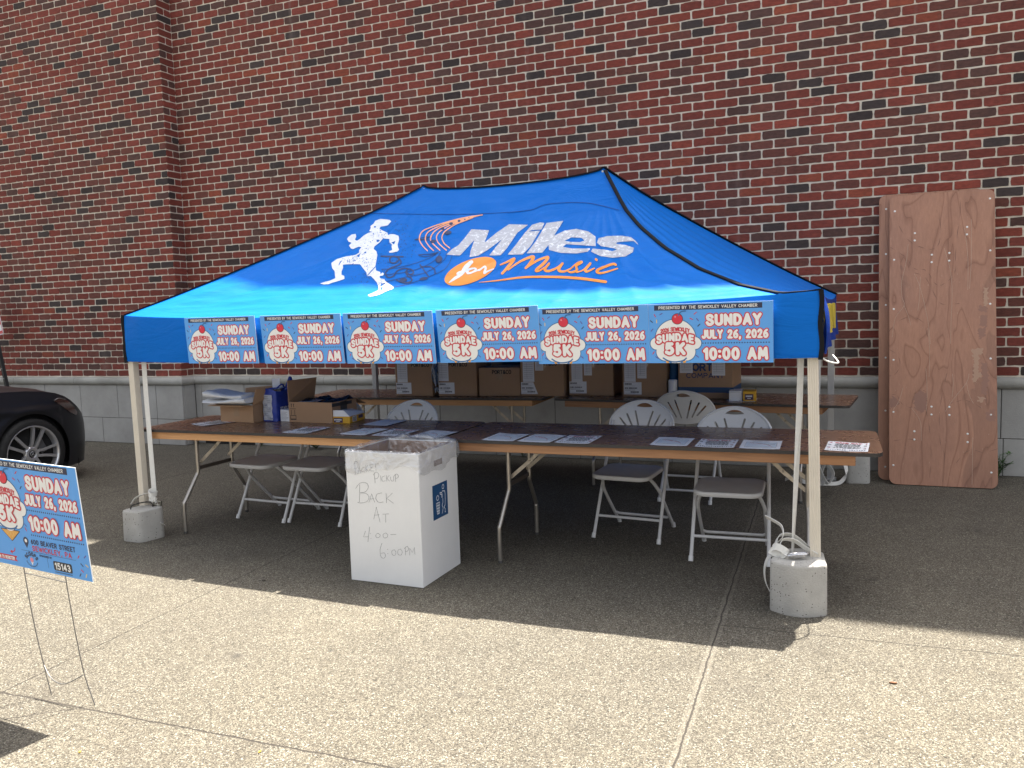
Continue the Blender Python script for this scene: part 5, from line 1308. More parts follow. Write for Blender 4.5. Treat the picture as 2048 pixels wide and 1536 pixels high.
# ------------------------------------------------------------------ flyers and maps
def sheet(name, label, c, kind, z=.7583, grp='paper sheets on the front tables'):
    """c: centre x, y, turn"""
    t = thing(name, label, 'paper', (c[0], c[1], z), c[2], grp); w, d = .205, .270
    q = MB(); P = np.zeros((13, 15, 3)); sd = random.uniform(0, 6)
    for i in range(13):
        for j in range(15):
            x = -w/2+w*i/12; y = -d/2+d*j/14
            P[i, j] = (x, y, .0006+.0035*max(0, sin(3*i/12*pi/3+sd))*(j/14)**3+.0025*(abs(2*i/12-1))**4)
    zz = lambda x, y: float(np.interp(1, [0, 1], [0, 1]))*0+P[min(12, max(0, round((x+w/2)/w*12))), min(14, max(0, round((y+d/2)/d*14)))][2]
    q.grid(P, 0, True); P2 = P.copy(); P2[:, :, 2] -= .0005; q.grid(P2, 0, True, flip=True)
    q.build('sheet', papm, t)
    q = MB(); L_ = lambda x, y: (x, y, zz(x, y)+.0009)
    def dash(x0, x1, y, hh, mi_):
        n = max(1, int((x1-x0)/.02))
        for k in range(n):
            a, b = x0+(x1-x0)*k/n, x0+(x1-x0)*(k+.999)/n
            q.add([L_(a, y), L_(b, y), L_(b, y+hh), L_(a, y+hh)], [(0,1,2,3)], mi_)
    if kind == 'flyer':
        flat_text(q, 'RACE DAY', .022, .0034, lambda a, b, l: L_(a, b+.088), 1, gap=.3, res=.0026, fit=.125)
        for k, y in enumerate((.062,.048,.030,.014,-.004,-.020,-.040,-.056)):
            x = -.07+random.uniform(0, .015); e = .07-random.uniform(0, .015)
            while x < e: l = random.uniform(.008, .022); dash(x, min(e, x+l), y, .0085, 0); x += l+.005
        for k in range(16): dash(-.09+.0115*k, -.09+.0115*k+.007, -.112+random.uniform(-.003,.003), random.uniform(.008,.02), random.choice((0,3,2)))
        for s_ in (-1, 1):
            for y in (.085,.02,-.06): 
                for k in range(3): dash(s_*.086-.007+random.uniform(-.005,.005), s_*.086+.005, y+.010*k, .007, random.choice((1,0,3,2)))
    elif kind == 'map':
        x0, x1, y0, y1 = -.08, .08, -.09, .07
        for a, b in (((x0,y0),(x1,y0)),((x1,y0),(x1,y1)),((x1,y1),(x0,y1)),((x0,y1),(x0,y0))): q.tube([L_(*a), L_(*b)], .0009, 4, 2)
        q.add([L_(x0+.002,y0+.002), L_(x1-.002,y0+.002), L_(x1-.002,y1-.002), L_(x0+.002,y1-.002)], [(0,1,2,3)], 4)
        up_ = lambda p_: (p_[0], p_[1], p_[2]+.0008)
        for k in range(7): q.tube([up_(L_(x0+.01, y0+.02+.02*k)), up_(L_(x1-.01, y0+.012+.02*k+random.uniform(-.02,.02)))], .0007, 4, 2)
        q.tube([up_(L_(*p_)) for p_ in crom([(x0+.02,y1-.03),(0,.01),(.03,-.01),(x1-.03,-.05),(x1-.02,-.07)], 4)], .0013, 4, 1); q.tube([up_(L_(*p_)) for p_ in crom([(x0+.03,y1-.02),(.01,.02),(.05,-.03)], 4)], .0012, 4, 0)
        dash(-.05, .04, .095, .006, 2)
    else: dash(-.07, .06, .08, .004, 2); dash(-.07, .03, .06, .003, 2)
    if q.v: q.build('print', [inkm, redi, greyi, blui, mat('map_tint', (.60,.68,.76), .6)], t)
    return t
SH = [((.352,.430,TH-.35),'flyer','printed flyer at the left end of the tables, in front of the open carton'),
 ((1.318,.252,TH),'flyer','printed flyer in front of the wide carton, alone near the table edge'),
 ((1.765,.272,-.06),'map','curled map sheet at the table edge, leftmost of the three by the bin'),
 ((2.005,.275,.02),'flyer','printed flyer at the table edge between two map sheets by the bin'),
 ((2.285,.262,-.06),'map','map sheet at the table seam, right behind the bin liner'),
 ((1.670,.685,-.06),'blank','nearly blank sheet lying farther back than the other sheets'),
 ((2.785,.255,.0),'map','map sheet leftmost in the left trio on the right table'),
 ((3.018,.255,-.03),'map','map sheet in the middle of the left trio on the right table'),
 ((3.245,.260,-.01),'flyer','printed flyer rightmost in the left trio on the right table'),
 ((3.785,.300,.02),'map','map sheet leftmost in the right trio on the right table'),
 ((4.030,.298,.03),'flyer','printed flyer in the middle of the right trio on the right table'),
 ((4.262,.305,.03),'map','map sheet rightmost in the right trio, left of the cream tent leg'),
 ((4.692,.330,-.05),'flyer','printed flyer by itself at the right end of the right table')]
for c, kd, lb in SH: sheet('map_sheet' if kd == 'map' else 'flyer_sheet' if kd == 'flyer' else 'paper_sheet', lb, c, kd)
# ------------------------------------------------------------------ white cardboard bin with a plastic liner
BX, BY, BW, BD, BH = 2.530, -.372, .473, .460, .753
bin_ = thing('cardboard_bin', 'white cardboard waste bin with a plastic liner and a handwritten note', 'bin', (BX-BW, BY, 0))
wcb = mat('white_cardboard', (.74,.735,.72), .62, var=.035, vscale=3, bump=.04, bscale=12)
q = MB(); th = .005
def panel(x0, x1, y0, y1): q.bbox(x0, x1, y0, y1, .002, BH, .0018, 0, seg=1)
panel(0, BW, 0, th); panel(0, BW, BD-th, BD); panel(0, th, th, BD-th); panel(BW-th, BW, th, BD-th); q.box(th, BW-th, th, BD-th, .004, .01, 1)
# brown faces inside the box
for x0, x1, y0, y1 in ((th, BW-th, th, th+.0015), (th, BW-th, BD-th-.0015, BD-th), (th, th+.0015, th+.002, BD-th-.002), (BW-th-.0015, BW-th, th+.002, BD-th-.002)): q.box(x0, x1, y0, y1, .011, BH-.006, 1)
q.build('box', [wcb, mat('brown_inside', (.33,.19,.11), .75)], bin_)
# handwriting, drawn with a marker; u across the front, v up from the ground
HW = {}
q = MB()
Hx = lambda x, y: ((x-128)/(772-128)*BW*.985+.003, -.0006, BH-(y-(238+(x-128)*.03))/(1385-235)*BH*.985)
def bw(*pts, r=.0014, n=0):
    P_ = [Hx(x, y) for x, y in (crom(pts, 5) if n else pts)]; q.tube(P_, r*.52, 5)
# PACKET
bw((205,330),(212,445)); bw((198,352),(220,328),(240,345),(228,385),(200,392), n=1)
bw((232,442),(246,372),(262,435)); bw((234,415),(262,408)); bw((300,378),(276,385),(270,415),(300,420), n=1); bw((308,362),(312,420)); bw((330,360),(310,390),(335,418)); bw((375,350),(345,358),(362,382),(340,405),(382,410), n=1); bw((348,382),(374,378)); bw((372,350),(430,342)); bw((398,346),(402,405))
# PICKUP
bw((382,425),(388,515)); bw((374,445),(400,418),(425,440),(410,472),(386,478), n=1); bw((440,448),(442,500)); bw((478,450),(452,465),(455,496),(482,492), n=1); bw((492,442),(495,498)); bw((518,445),(496,470),(520,496)); bw((530,455),(534,490),(556,488),(555,450), n=1); bw((572,432),(572,498)); bw((562,448),(585,430),(600,448),(590,465),(572,468), n=1)
# BACK
bw((245,535),(234,690)); bw((205,570),(250,520),(310,520),(322,560),(290,598),(246,608),(300,612),(325,645),(300,685),(250,698),(218,694), n=1)
bw((322,692),(350,612),(375,688)); bw((330,660),(372,655)); bw((445,600),(400,615),(388,655),(412,685),(456,680), n=1); bw((482,602),(484,688)); bw((540,598),(486,648),(545,688))
# AT
bw((360,838),(388,728),(416,862)); bw((366,802),(412,796)); bw((442,790),(500,784)); bw((470,790),(468,862))
# 4:00-
bw((278,948),(258,1002),(300,1000)); bw((318,910),(296,1045)); bw((322,968),(325,970),r=.002); bw((324,1012),(327,1014),r=.002)
bw((395,962),(374,975),(374,998),(396,1000),(412,980),(396,962), n=1); bw((465,955),(440,968),(442,996),(466,998),(482,975),(465,955), n=1); bw((505,968),(556,962))
# 6:00PM
bw((425,1048),(405,1105),(408,1165),(432,1184),(452,1160),(440,1135),(412,1142), n=1); bw((472,1100),(476,1102),r=.002); bw((472,1138),(476,1140),r=.002)
bw((535,1100),(512,1112),(514,1145),(538,1148),(548,1120),(535,1100), n=1); bw((590,1090),(566,1104),(568,1140),(594,1142),(604,1112),(590,1090), n=1)
bw((632,1078),(634,1142)); bw((622,1084),(650,1062),(662,1085),(650,1105),(632,1108), n=1); bw((670,1140),(672,1078),(694,1112),(714,1068),(716,1130))
q.build('handwriting', mat('marker_ink', (.10,.10,.11), .6), bin_)
# pictogram on the right-hand side: blue field, figure dropping litter in a basket
q = MB(); y0, y1, z0, z1 = .145, .325, .345, .545
Xs = lambda u, v, l: (BW+.0006+.0007*l, y0+(y1-y0)*u, z0+(z1-z0)*v)
q.add([Xs(a, b, 0) for a, b in ((0,0),(1,0),(1,1),(0,1))], [(0,1,2,3)], 0)
def pst(strokes, r):
    pts_ = [p_ for s_ in strokes for p_ in s_]
    X, Y = gridXY(min(a for a, b in pts_)-.06, max(a for a, b in pts_)+.06, min(b for a, b in pts_)-.06, max(b for a, b in pts_)+.06, .009); v, f = fill(X, Y, seg_dist(X, Y, strokes)-r); q.add([Xs(a, b, 1) for a, b in v], f, 1)
circ = lambda cx, cy, r: arc(cx, cy, r, r*.9, 0, 360, 16)
pst([circ(.70,.86,.065)], .010); pst([circ(.32,.60,.075)], .010)
pst([[(.48,.72),(.60,.71),(.64,.62),(.62,.55)], [(.48,.72),(.50,.67),(.58,.66),(.60,.56)], [(.64,.74),(.80,.72),(.83,.62),(.82,.44),(.80,.30)], [(.66,.52),(.66,.40),(.60,.33),(.66,.24),(.60,.12),(.58,.10)], [(.80,.30),(.72,.26),(.80,.18),(.78,.10),(.82,.09)]], .011)
pst([[(.22,.46),(.26,.14)], [(.44,.46),(.40,.14)], [(.30,.46),(.31,.14)], [(.37,.46),(.36,.14)], [(.22,.46),(.44,.46)], [(.225,.38),(.435,.38)], [(.235,.30),(.425,.30)], [(.245,.22),(.415,.22)], [(.26,.14),(.40,.14)]], .009)
q.build('pictogram', [mat('pictogram_blue', (.010,.065,.17), .55), papm], bin_)
q = MB(); q.add([(BW+.0007, .175+.10*u, .652+.034*v) for u, v in ((0,0),(1,.0),(1,1),(0,1))], [(0,1,2,3)], 0); q.build('hand_hole', mat('hand_hole_shade', (.30,.25,.235), .8), bin_)
# clear liner folded over the rim
def film():
    M = bpy.data.materials.new('clear_film'); M.use_nodes = True; t = M.node_tree; N = t.nodes; L = t.links
    b = N['Principled BSDF']; b.inputs['Base Color'].default_value = (.86,.87,.89,1); b.inputs['Roughness'].default_value = .16; b.inputs['Specular IOR Level'].default_value = .6
    tr = N.new('ShaderNodeBsdfTransparent'); tr.inputs['Color'].default_value = (.97,.97,.98,1)
    gl = N.new('ShaderNodeBsdfGlossy'); gl.inputs['Roughness'].default_value = .12
    tc = N.new('ShaderNodeTexCoord'); n = N.new('ShaderNodeTexNoise'); n.inputs['Scale'].default_value = 9; n.inputs['Detail'].default_value = 7; n.inputs['Distortion'].default_value = 1.2
    L.new(tc.outputs['Object'], n.inputs['Vector'])
    bp = N.new('ShaderNodeBump'); bp.inputs['Strength'].default_value = 1.0; bp.inputs['Distance'].default_value = .05; L.new(n.outputs['Fac'], bp.inputs['Height'])
    L.new(bp.outputs['Normal'], b.inputs['Normal']); L.new(bp.outputs['Normal'], gl.inputs['Normal'])
    m1 = N.new('ShaderNodeMixShader'); m1.inputs[0].default_value = .15; L.new(tr.outputs[0], m1.inputs[1]); L.new(b.outputs[0], m1.inputs[2])
    m2 = N.new('ShaderNodeMixShader'); m2.inputs[0].default_value = .19; L.new(m1.outputs[0], m2.inputs[1]); L.new(gl.outputs[0], m2.inputs[2])
    L.new(m2.outputs[0], N['Material Output'].inputs['Surface']); return M
def perim(s):
    """walk round the bin rim, s in 0..4; returns point and outward normal"""
    k = int(s) % 4; f = s-int(s)
    return [((f*BW, 0), (0,-1)), ((BW, f*BD), (1,0)), ((BW-f*BW, BD), (0,1)), ((0, BD-f*BD), (-1,0))][k]
q = MB(); n = 240; rows = 15; P = np.zeros((n+1, rows, 3))
for i in range(n+1):
    s = 4.0*i/n; (px_, py_), (nx_, ny_) = perim(min(s, 3.9999)); 
    puff = {0: .0, 1: .6, 2: 1.15, 3: .3}[int(s) % 4]
    fr = s-int(s); puff *= sin(pi*fr)**.5 if int(s) != 1 else fr
    drop = .085+.020*sin(s*5+1)+.012*sin(s*13) + (.02 if int(s) % 4 == 0 else .03 if int(s) % 4 == 1 else 0)
    for j in range(rows):
        k = j/(rows-1)
        if j < 5:   # inside, hanging down
            a = 1-j/4; off = -.010-.014*a*(1+.8*sin(s*23+5*a)+.5*sin(s*57)); z = BH+.006-.34*a**1.2
            z += .012*puff*sin(s*19)*(1-a)
        elif j == 5: off = .001; z = BH+.010+.022*puff*(1+.5*sin(s*21))
        else:
            a = (j-5)/(rows-6); off = .0035+.004*abs(sin(s*17+6*a))*(.4+a)+.0022*sin(s*61+9*a)+.035*puff*sin(pi*min(1, a*.8+.1)); z = BH+.006-drop*a+.012*puff*(1-a)
        P[i, j] = (px_+nx_*off, py_+ny_*off, z)
P[n] = P[0]
q.grid(P, 0, True); q.build('liner', film(), bin_)

# ------------------------------------------------------------------ concrete weights and their straps
conc = mat('cast_concrete', (.47,.455,.42), .9, var=.13, vscale=7, bump=.35, bscale=120, col2=(.36,.345,.315))
def pits(M):
    t = M.node_tree; N = t.nodes; L = t.links; b = N['Principled BSDF']; tc = [n for n in N if n.type == 'TEX_COORD'][0]
    v = N.new('ShaderNodeTexVoronoi'); v.inputs['Scale'].default_value = 75; L.new(tc.outputs['Object'], v.inputs['Vector'])
    sp = N.new('ShaderNodeSeparateColor'); L.new(v.outputs['Color'], sp.inputs[0])
    m1 = N.new('ShaderNodeMath'); m1.operation = 'LESS_THAN'; m1.inputs[1].default_value = .22; L.new(v.outputs['Distance'], m1.inputs[0])
    m2 = N.new('ShaderNodeMath'); m2.operation = 'GREATER_THAN'; m2.inputs[1].default_value = .72; L.new(sp.outputs[0], m2.inputs[0])
    m3 = N.new('ShaderNodeMath'); m3.operation = 'MULTIPLY'; L.new(m1.outputs[0], m3.inputs[0]); L.new(m2.outputs[0], m3.inputs[1])
    src = b.inputs['Base Color'].links[0].from_socket
    mx = N.new('ShaderNodeMix'); mx.data_type = 'RGBA'; mx.inputs[7].default_value = (.11,.10,.09,1); L.new(m3.outputs[0], mx.inputs[0]); L.new(src, mx.inputs[6]); L.new(mx.outputs[2], b.inputs['Base Color'])
pits(conc)
def round_poly(poly, r, n=5):
    out = []; k = len(poly)
    for i in range(k):
        p0, p1, p2 = Vector(poly[i-1]), Vector(poly[i]), Vector(poly[(i+1) % k])
        a = (p0-p1).normalized(); b = (p2-p1).normalized(); l = min(r, (p0-p1).length*.45, (p2-p1).length*.45)
        s, e = p1+a*l, p1+b*l
        for j in range(n+1):
            t = j/n; out.append(tuple((s*(1-t)+p1*t)*(1-t)+(p1*(1-t)+e*t)*t))
    return out
def block(label, loc, poly, h, r, taper=.97, rz=0):
    t = thing('concrete_weight', label, 'concrete block', loc, rz, 'concrete weights at the tent legs'); pl = round_poly(poly, r)
    cx = sum(p_[0] for p_ in pl)/len(pl); cy = sum(p_[1] for p_ in pl)/len(pl); n = len(pl); q = MB(); V = []
    lv = [(0.985,.001),(1,.010),(.5+.5*taper,h*.5),(taper,h-.012),(taper-.012,h-.003),(taper-.035,h)]
    for k, z in lv: V += [(cx+(x-cx)*k, cy+(y-cy)*k, z+random.gauss(0,.0004)) for x, y in pl]
    F = [(a*n+i, a*n+(i+1) % n, (a+1)*n+(i+1) % n, (a+1)*n+i) for a in range(len(lv)-1) for i in range(n)]
    q.add(V, F, 0, True); c = len(q.v); q.add(V[-n:], [tuple(range(n))], 0); q.add(V[:n], [tuple(range(n-1, -1, -1))], 0)
    q.build('block', conc, t); return t
bl = block('rounded square concrete weight with a bent wire handle by the left tent leg', (.115,-.045,0), [(-.105,-.125),(.075,-.13),(.125,.06),(.02,.10),(-.10,.055)], .215, .045, .97)
q = MB(); q.tube(crom([(-.06,-.07,.208),(-.058,-.055,.240),(-.02,-.01,.252),(.03,.025,.250),(.04,.035,.218)], 5), .0045, 6); q.build('wire_handle', mat('dark_wire', (.03,.028,.026), .5, metal=.5), bl)
arcp = [(-.135+.27*i/8, -.075+.0-.060*sin(pi*i/8)) for i in range(9)]
block('curved concrete weight with sunlit patches at the right front tent leg', (4.475,-.035,0), arcp+[(.115,.15),(.0,.19),(-.115,.15)], .252, .022, .985, .03)
block('concrete weight half hidden under the table end by the plywood boards', (4.745,3.10,0), [(-.095,-.10),(.10,-.07),(.09,.16),(-.10,.14)], .245, .06, .97)
block('concrete weight behind the rear left leg, below the rear table', (-.02,3.12,0), [(-.11,-.11),(.11,-.10),(.10,.11),(-.11,.12)], .24, .06, .97)
web = mat('white_webbing', (.70,.685,.64), .75, var=.06, vscale=40)
ratm = mat('ratchet_steel', (.30,.29,.24), .4, metal=.75); 
s1 = thing('tie_down_strap', 'white tie-down strap with a small ratchet hanging beside the left tent leg', 'strap', (0,0,0), group='white tie-down straps')
q = MB(); q.ribbon([(.095,.055,1.30),(.100,.05,1.0),(.112,.045,.6),(.122,.04,.315)], .036, (1,.25,0), 0, .0025)
q.ribbon(crom([(.125,.035,.33),(.10,.01,.31),(.145,-.01,.295),(.16,.03,.305),(.10,.045,.29),(.12,-.005,.275),(.165,.01,.26),(.11,.02,.235)], 5), .034, (.2,.1,1), 0, .003)
q.ribbon(crom([(.11,-.005,.31),(.06,-.03,.295),(.02,-.045,.27),(-.0,-.055,.239)], 5), .034, (.5,-.6,.3), 0, .003)
q.ribbon(crom([(.16,.02,.25),(.175,.02,.19),(.19,.01,.14),(.22,-.01,.105),(.255,-.02,.10)], 5), .030, (.6,-.6,.35), 0, .002)
q.build('webbing', web, s1)
q = MB(); Mx = Matrix.Translation((.165,.015,.205)) @ Matrix.Rotation(radians(18), 4, 'Z') @ Matrix.Rotation(radians(12), 4, 'Y')
for x in (-.028, .025): q.bbox(x, x+.003, -.012, .012, -.055, .055, .001, M=Mx, seg=1)
for z in (-.045, -.012, .02, .048): q.tube([Mx @ Vector((-.028, 0, z)), Mx @ Vector((.028, 0, z))], .006 if z in (-.012, .02) else .004, 8)
q.build('ratchet', ratm, s1)
s2 = thing('tie_down_strap', 'white tie-down strap knotted over the curved concrete weight at the right', 'strap', (0,0,0), group='white tie-down straps')
q = MB(); q.ribbon([(4.478,.085,1.28),(4.470,.08,.98),(4.456,.06,.62),(4.442,.03,.263)], .030, [(1,.1,0),(1,.2,0),(.75,.7,0),(.3,1,0)], 0, .0022)
q.ribbon(crom([(4.56,.03,.257),(4.50,.045,.30),(4.44,.04,.345),(4.385,.01,.35),(4.365,-.01,.315),(4.372,-.02,.275)], 6), .030, (.35,-.5,.6), 0, .003)
q.ribbon(crom([(4.56,.015,.262),(4.505,.02,.29),(4.45,.01,.328),(4.40,-.015,.335),(4.382,-.03,.30),(4.39,-.035,.268)], 6), .028, (.35,-.5,.6), 0, .003)
q.ribbon(crom([(4.375,.0,.315),(4.40,-.03,.36),(4.39,.0,.40),(4.345,.03,.42),(4.31,.05,.43)], 6), .028, (.2,-.7,.5), 0, .003)
q.ribbon(crom([(4.34,-.05,.29),(4.385,-.04,.262),(4.42,-.06,.285),(4.37,-.055,.31),(4.35,-.03,.275),(4.43,-.035,.262)], 6), .034, (.3,.2,1), 0, .003)
q.ribbon(crom([(4.40,-.03,.262),(4.35,-.03,.258),(4.325,-.035,.235),(4.312,-.04,.18),(4.318,-.045,.12),(4.34,-.045,.07)], 6), .034, (.3,-1,.0), 0, .003)
q.build('webbing', web, s2)
q = MB(); Mx = Matrix.Translation((4.475,-.055,.270)) @ Matrix.Rotation(radians(15), 4, 'Z')
q.tube([Mx @ Vector(p_) for p_ in crom([(-.05,0,0),(-.01,-.012,.010),(.03,-.004,.010),(.045,.012,.012),(.02,.02,.008),(-.04,.016,.004)], 5)], .0075, 8)
q.bbox(-.03, .03, -.006, .018, -.006, .010, .003, M=Mx); q.build('ratchet', mat('bright_steel', (.55,.55,.56), .25, metal=.9), s2)
s3 = thing('tie_down_strap', 'white tie-down strap lying in loops by the rear right tent leg', 'strap', (0,0,0), group='white tie-down straps')
q = MB(); q.ribbon([(4.45,3.0,1.28),(4.44,2.98,.7),(4.435,2.96,.2)], .028, (1,.2,0), 0, .0022)
q.ribbon(crom([(4.435,2.95,.22),(4.46,2.9,.12),(4.52,2.86,.02),(4.56,2.9,.10),(4.50,2.93,.17),(4.46,2.9,.06),(4.49,2.86,.012)], 6), .034, (.6,-.6,.4), 0, .003)
q.ribbon(crom([(4.62,3.0,.24),(4.66,2.96,.12),(4.62,2.92,.03),(4.52,2.9,.012),(4.36,2.86,.02),(4.26,2.9,.06),(4.18,2.95,.02)], 6), .032, (.2,.5,.8), 0, .003)
q.build('webbing', web, s3)

# ------------------------------------------------------------------ plywood tabletops leaning on the wall
def ply_mat():
    M = bpy.data.materials.new('worn_plywood'); M.use_nodes = True; t = M.node_tree; N = t.nodes; L = t.links; b = N['Principled BSDF']; b.inputs['Roughness'].default_value = .55; b.inputs['Specular IOR Level'].default_value = .4
    tc = N.new('ShaderNodeTexCoord')
    def noise(scale, det, dist=0, rough=.55):
        mp = N.new('ShaderNodeMapping'); mp.inputs['Scale'].default_value = scale; L.new(tc.outputs['Object'], mp.inputs[0])
        n = N.new('ShaderNodeTexNoise'); n.inputs['Scale'].default_value = 1; n.inputs['Detail'].default_value = det; n.inputs['Distortion'].default_value = dist; n.inputs['Roughness'].default_value = rough; L.new(mp.outputs[0], n.inputs['Vector']); return n.outputs['Fac']
    def ramp(f, st):
        r = N.new('ShaderNodeValToRGB'); e = r.color_ramp.elements
        while len(e) < len(st): e.new(.5)
        for k, (p_, c) in enumerate(st): e[k].position = p_; e[k].color = (*c, 1)
        L.new(f, r.inputs['Fac']); return r.outputs['Color']
    def mix(fac, a, c, mode='MIX'):
        n = N.new('ShaderNodeMix'); n.data_type = 'RGBA'; n.blend_type = mode
        if isinstance(fac, float): n.inputs[0].default_value = fac
        else: L.new(fac, n.inputs[0])
        for k, q_ in ((6, a), (7, c)):
            if isinstance(q_, tuple): n.inputs[k].default_value = (*q_, 1)
            else: L.new(q_, n.inputs[k])
        return n.outputs[2]
    # contour-like figure: bands of a slow noise, stretched along the board
    big = noise((3.4, 3.4, .75), 2, .5)
    m = N.new('ShaderNodeMath'); m.operation = 'MULTIPLY'; m.inputs[1].default_value = 7; L.new(big, m.inputs[0])
    fr = N.new('ShaderNodeMath'); fr.operation = 'FRACT'; L.new(m.outputs[0], fr.inputs[0])
    base = ramp(fr.outputs[0], [(0, (.345,.178,.112)), (.10, (.39,.205,.13)), (.8, (.415,.222,.142)), (.96, (.315,.158,.098)), (1, (.255,.122,.075))])
    fine = noise((70, 70, 2.2), 5, .3, .7); base = mix(.55, base, ramp(fine, [(.3, (.78,.76,.75)), (.7, (1.15,1.13,1.12))]), 'MULTIPLY')
    tone = noise((1.6, 1.6, .9), 3); base = mix(.6, base, ramp(tone, [(.32, (.84,.80,.86)), (.68, (1.14,1.06,1.0))]), 'MULTIPLY')
    stain = noise((2.6, 2.6, 1.1), 3, .9); base = mix(ramp(stain, [(.57, (0,0,0)), (.60, (.33,.33,.33)), (.63, (.24,.24,.24)), (.75, (.3,.3,.3))]), base, (.13,.068,.05))
    scr = noise((120, 120, 1.0), 2, .12); base = mix(ramp(scr, [(.72, (0,0,0)), (.745, (.5,.5,.5))]), base, (.55,.38,.27))
    L.new(base, b.inputs['Base Color'])
    bp = N.new('ShaderNodeBump'); bp.inputs['Strength'].default_value = .15; bp.inputs['Distance'].default_value = .004; L.new(fine, bp.inputs['Height']); L.new(bp.outputs['Normal'], b.inputs['Normal'])
    return M
plym = ply_mat(); plyedge = mat('board_edge', (.10,.055,.04), .7, var=.3, vscale=30); rivm = mat('rivet', (.72,.70,.66), .35, metal=.4); scrm = mat('scratch', (.55,.40,.30), .7)
def board(label, loc, rz, w, h, t_, lean, rivets, scratches):
    t = thing('plywood_board', label, 'plywood board', loc, rz, 'plywood boards leaning on the brick wall')
    R = Matrix.Rotation(lean, 4, 'X'); q = MB()
    M3 = R @ Matrix(((1,0,0,0),(0,0,1,0),(0,1,0,0),(0,0,0,1)))
    pl = rrect(0, w, 0, h, .055, 7); n = len(pl)
    q.prism(pl, -t_+.0, 0, 0, 1, M=Matrix.Translation((0,0,.002)) @ M3)
    b = 0
    q.build('panel', [plym, plyedge], t)
    q = MB()
    for u, v in rivets: q.lathe([(0,.0022),(.005,.0018),(.0085,.0)], 10, M=Matrix.Translation((0,0,.002)) @ M3 @ Matrix.Translation((u, v, -t_)) @ Matrix.Rotation(pi, 4, 'X'))
    q.build('rivet_pattern', rivm, t)
    if scratches:
        q = MB()
        for pts in FIG:     # dark figure lines of the veneer
            c = crom(pts, 6); q.tube([Matrix.Translation((0,0,.002)) @ M3 @ Vector((u, v, -t_+.0009)) for u, v in c], [.0016+.0010*sin(.9*i) for i in range(len(c))], 4, 1)
        for pts, mi_ in BLOT:
            X, Y = gridXY(min(a for a, b in pts)-.01, max(a for a, b in pts)+.01, min(b for a, b in pts)-.01, max(b for a, b in pts)+.01, .006)
            v_, f_ = fill(X, Y, poly_sd(X, Y, pts)+.006*np.sin(X*190+4*np.sin(Y*70))+.004*np.sin(Y*160+X*60)); q.add([Matrix.Translation((0,0,.002)) @ M3 @ Vector((u, v, -t_-.00025-.0001*mi_)) for u, v in v_], f_, mi_)
        for pts in scratches:
            c = crom(pts, 5); P_ = [Matrix.Translation((0,0,.002)) @ M3 @ Vector((u, v, -t_-.0002)) for u, v in c]; q.tube(P_, .0012, 4)
        q.build('scratch_marks', [scrm, mat('figure_line', (.19,.10,.07), .7), mat('pale_wear', (.42,.26,.175), .7), mat('dark_wear', (.29,.15,.105), .6)], t)
    return t
# rivets and scratches read off the photo in board units (u across 0..1, v up 0..1)
pw, ph = .778, 2.428
def bu(x, y):   # close-up pixels of the upper and lower halves to board units
    l = 228+(y-150)*.0145 if y < 1600 else 228+(y-150)*.0145
    r_ = 1165+(y-150)*.03
    return ((x-l)/(r_-l)*pw, (1-(y-165)/(2740))*ph)
up_r = [(280,315),(1125,255),(468,540),(468,610),(933,510),(933,580),(625,755),(625,826),(781,747),(781,820),(281,787),(1137,742),(285,1262),(1147,1237)]
lo_r = [(290,300),(1160,292),(297,790),(1173,800),(647,735),(647,808),(806,736),(808,810),(494,966),(495,1042),(973,977),(974,1052),(304,1286),(1186,1317)]
riv = [bu(x, y) for x, y in up_r]+[bu(x, y+1446) for x, y in lo_r]
lo = lambda L_: [bu(x, y+1446) for x, y in L_]; hi = lambda L_: [bu(x, y) for x, y in L_]
scr = [hi([(408,640),(395,800),(355,1000),(360,1150),(380,1230),(300,1350),(275,1530)]), hi([(525,960),(520,1150),(508,1280)]), hi([(735,700),(790,900),(812,1100),(808,1400),(806,1600)]), hi([(968,440),(975,800),(965,1090)]), hi([(910,520),(945,800),(950,1100)]), hi([(470,930),(530,1080),(600,1380),(625,1600)]), hi([(380,1230),(420,1330),(445,1420)]),
 lo([(600,0),(620,200),(620,460)]), lo([(590,380),(605,600),(600,780)]), lo([(975,430),(955,510),(830,680),(770,780)]), lo([(955,510),(980,620),(1018,700)]), lo([(383,560),(350,680),(295,770)]), lo([(465,750),(545,870),(560,1050)]), lo([(1018,1010),(1020,1250),(1020,1430)]), lo([(828,430),(838,520),(830,640)])]
FIG = [hi([(240,660),(320,715),(400,780),(440,850),(490,890),(560,895),(610,950),(650,1020),(700,1052),(760,1020),(815,970),(838,900),(835,760),(850,560),(868,400),(872,180)]), hi([(320,460),(390,580),(470,650),(560,690),(640,700),(690,640),(700,480),(660,330)]), hi([(470,920),(560,960),(620,1060),(680,1180),(740,1230),(880,1225)]),
 lo([(252,690),(275,635),(320,628),(350,665),(380,715),(460,745),(475,690),(485,620),(520,600),(550,582),(595,605),(605,700),(605,800),(630,920),(648,1100),(650,1260),(635,1420)]), lo([(780,420),(745,600),(722,760),(720,920),(735,1080),(770,1180),(760,1420)]), lo([(820,700),(860,690),(930,672),(1000,690),(1090,740)]), lo([(250,200),(330,260),(350,360),(300,440),(250,450)]), hi([(240,1480),(330,1380),(450,1340),(560,1400),(600,1530)]), lo([(1240,1100),(1120,1140),(1020,1120),(940,1160),(880,1240)]), lo([(300,1060),(420,1040),(540,1050)])]
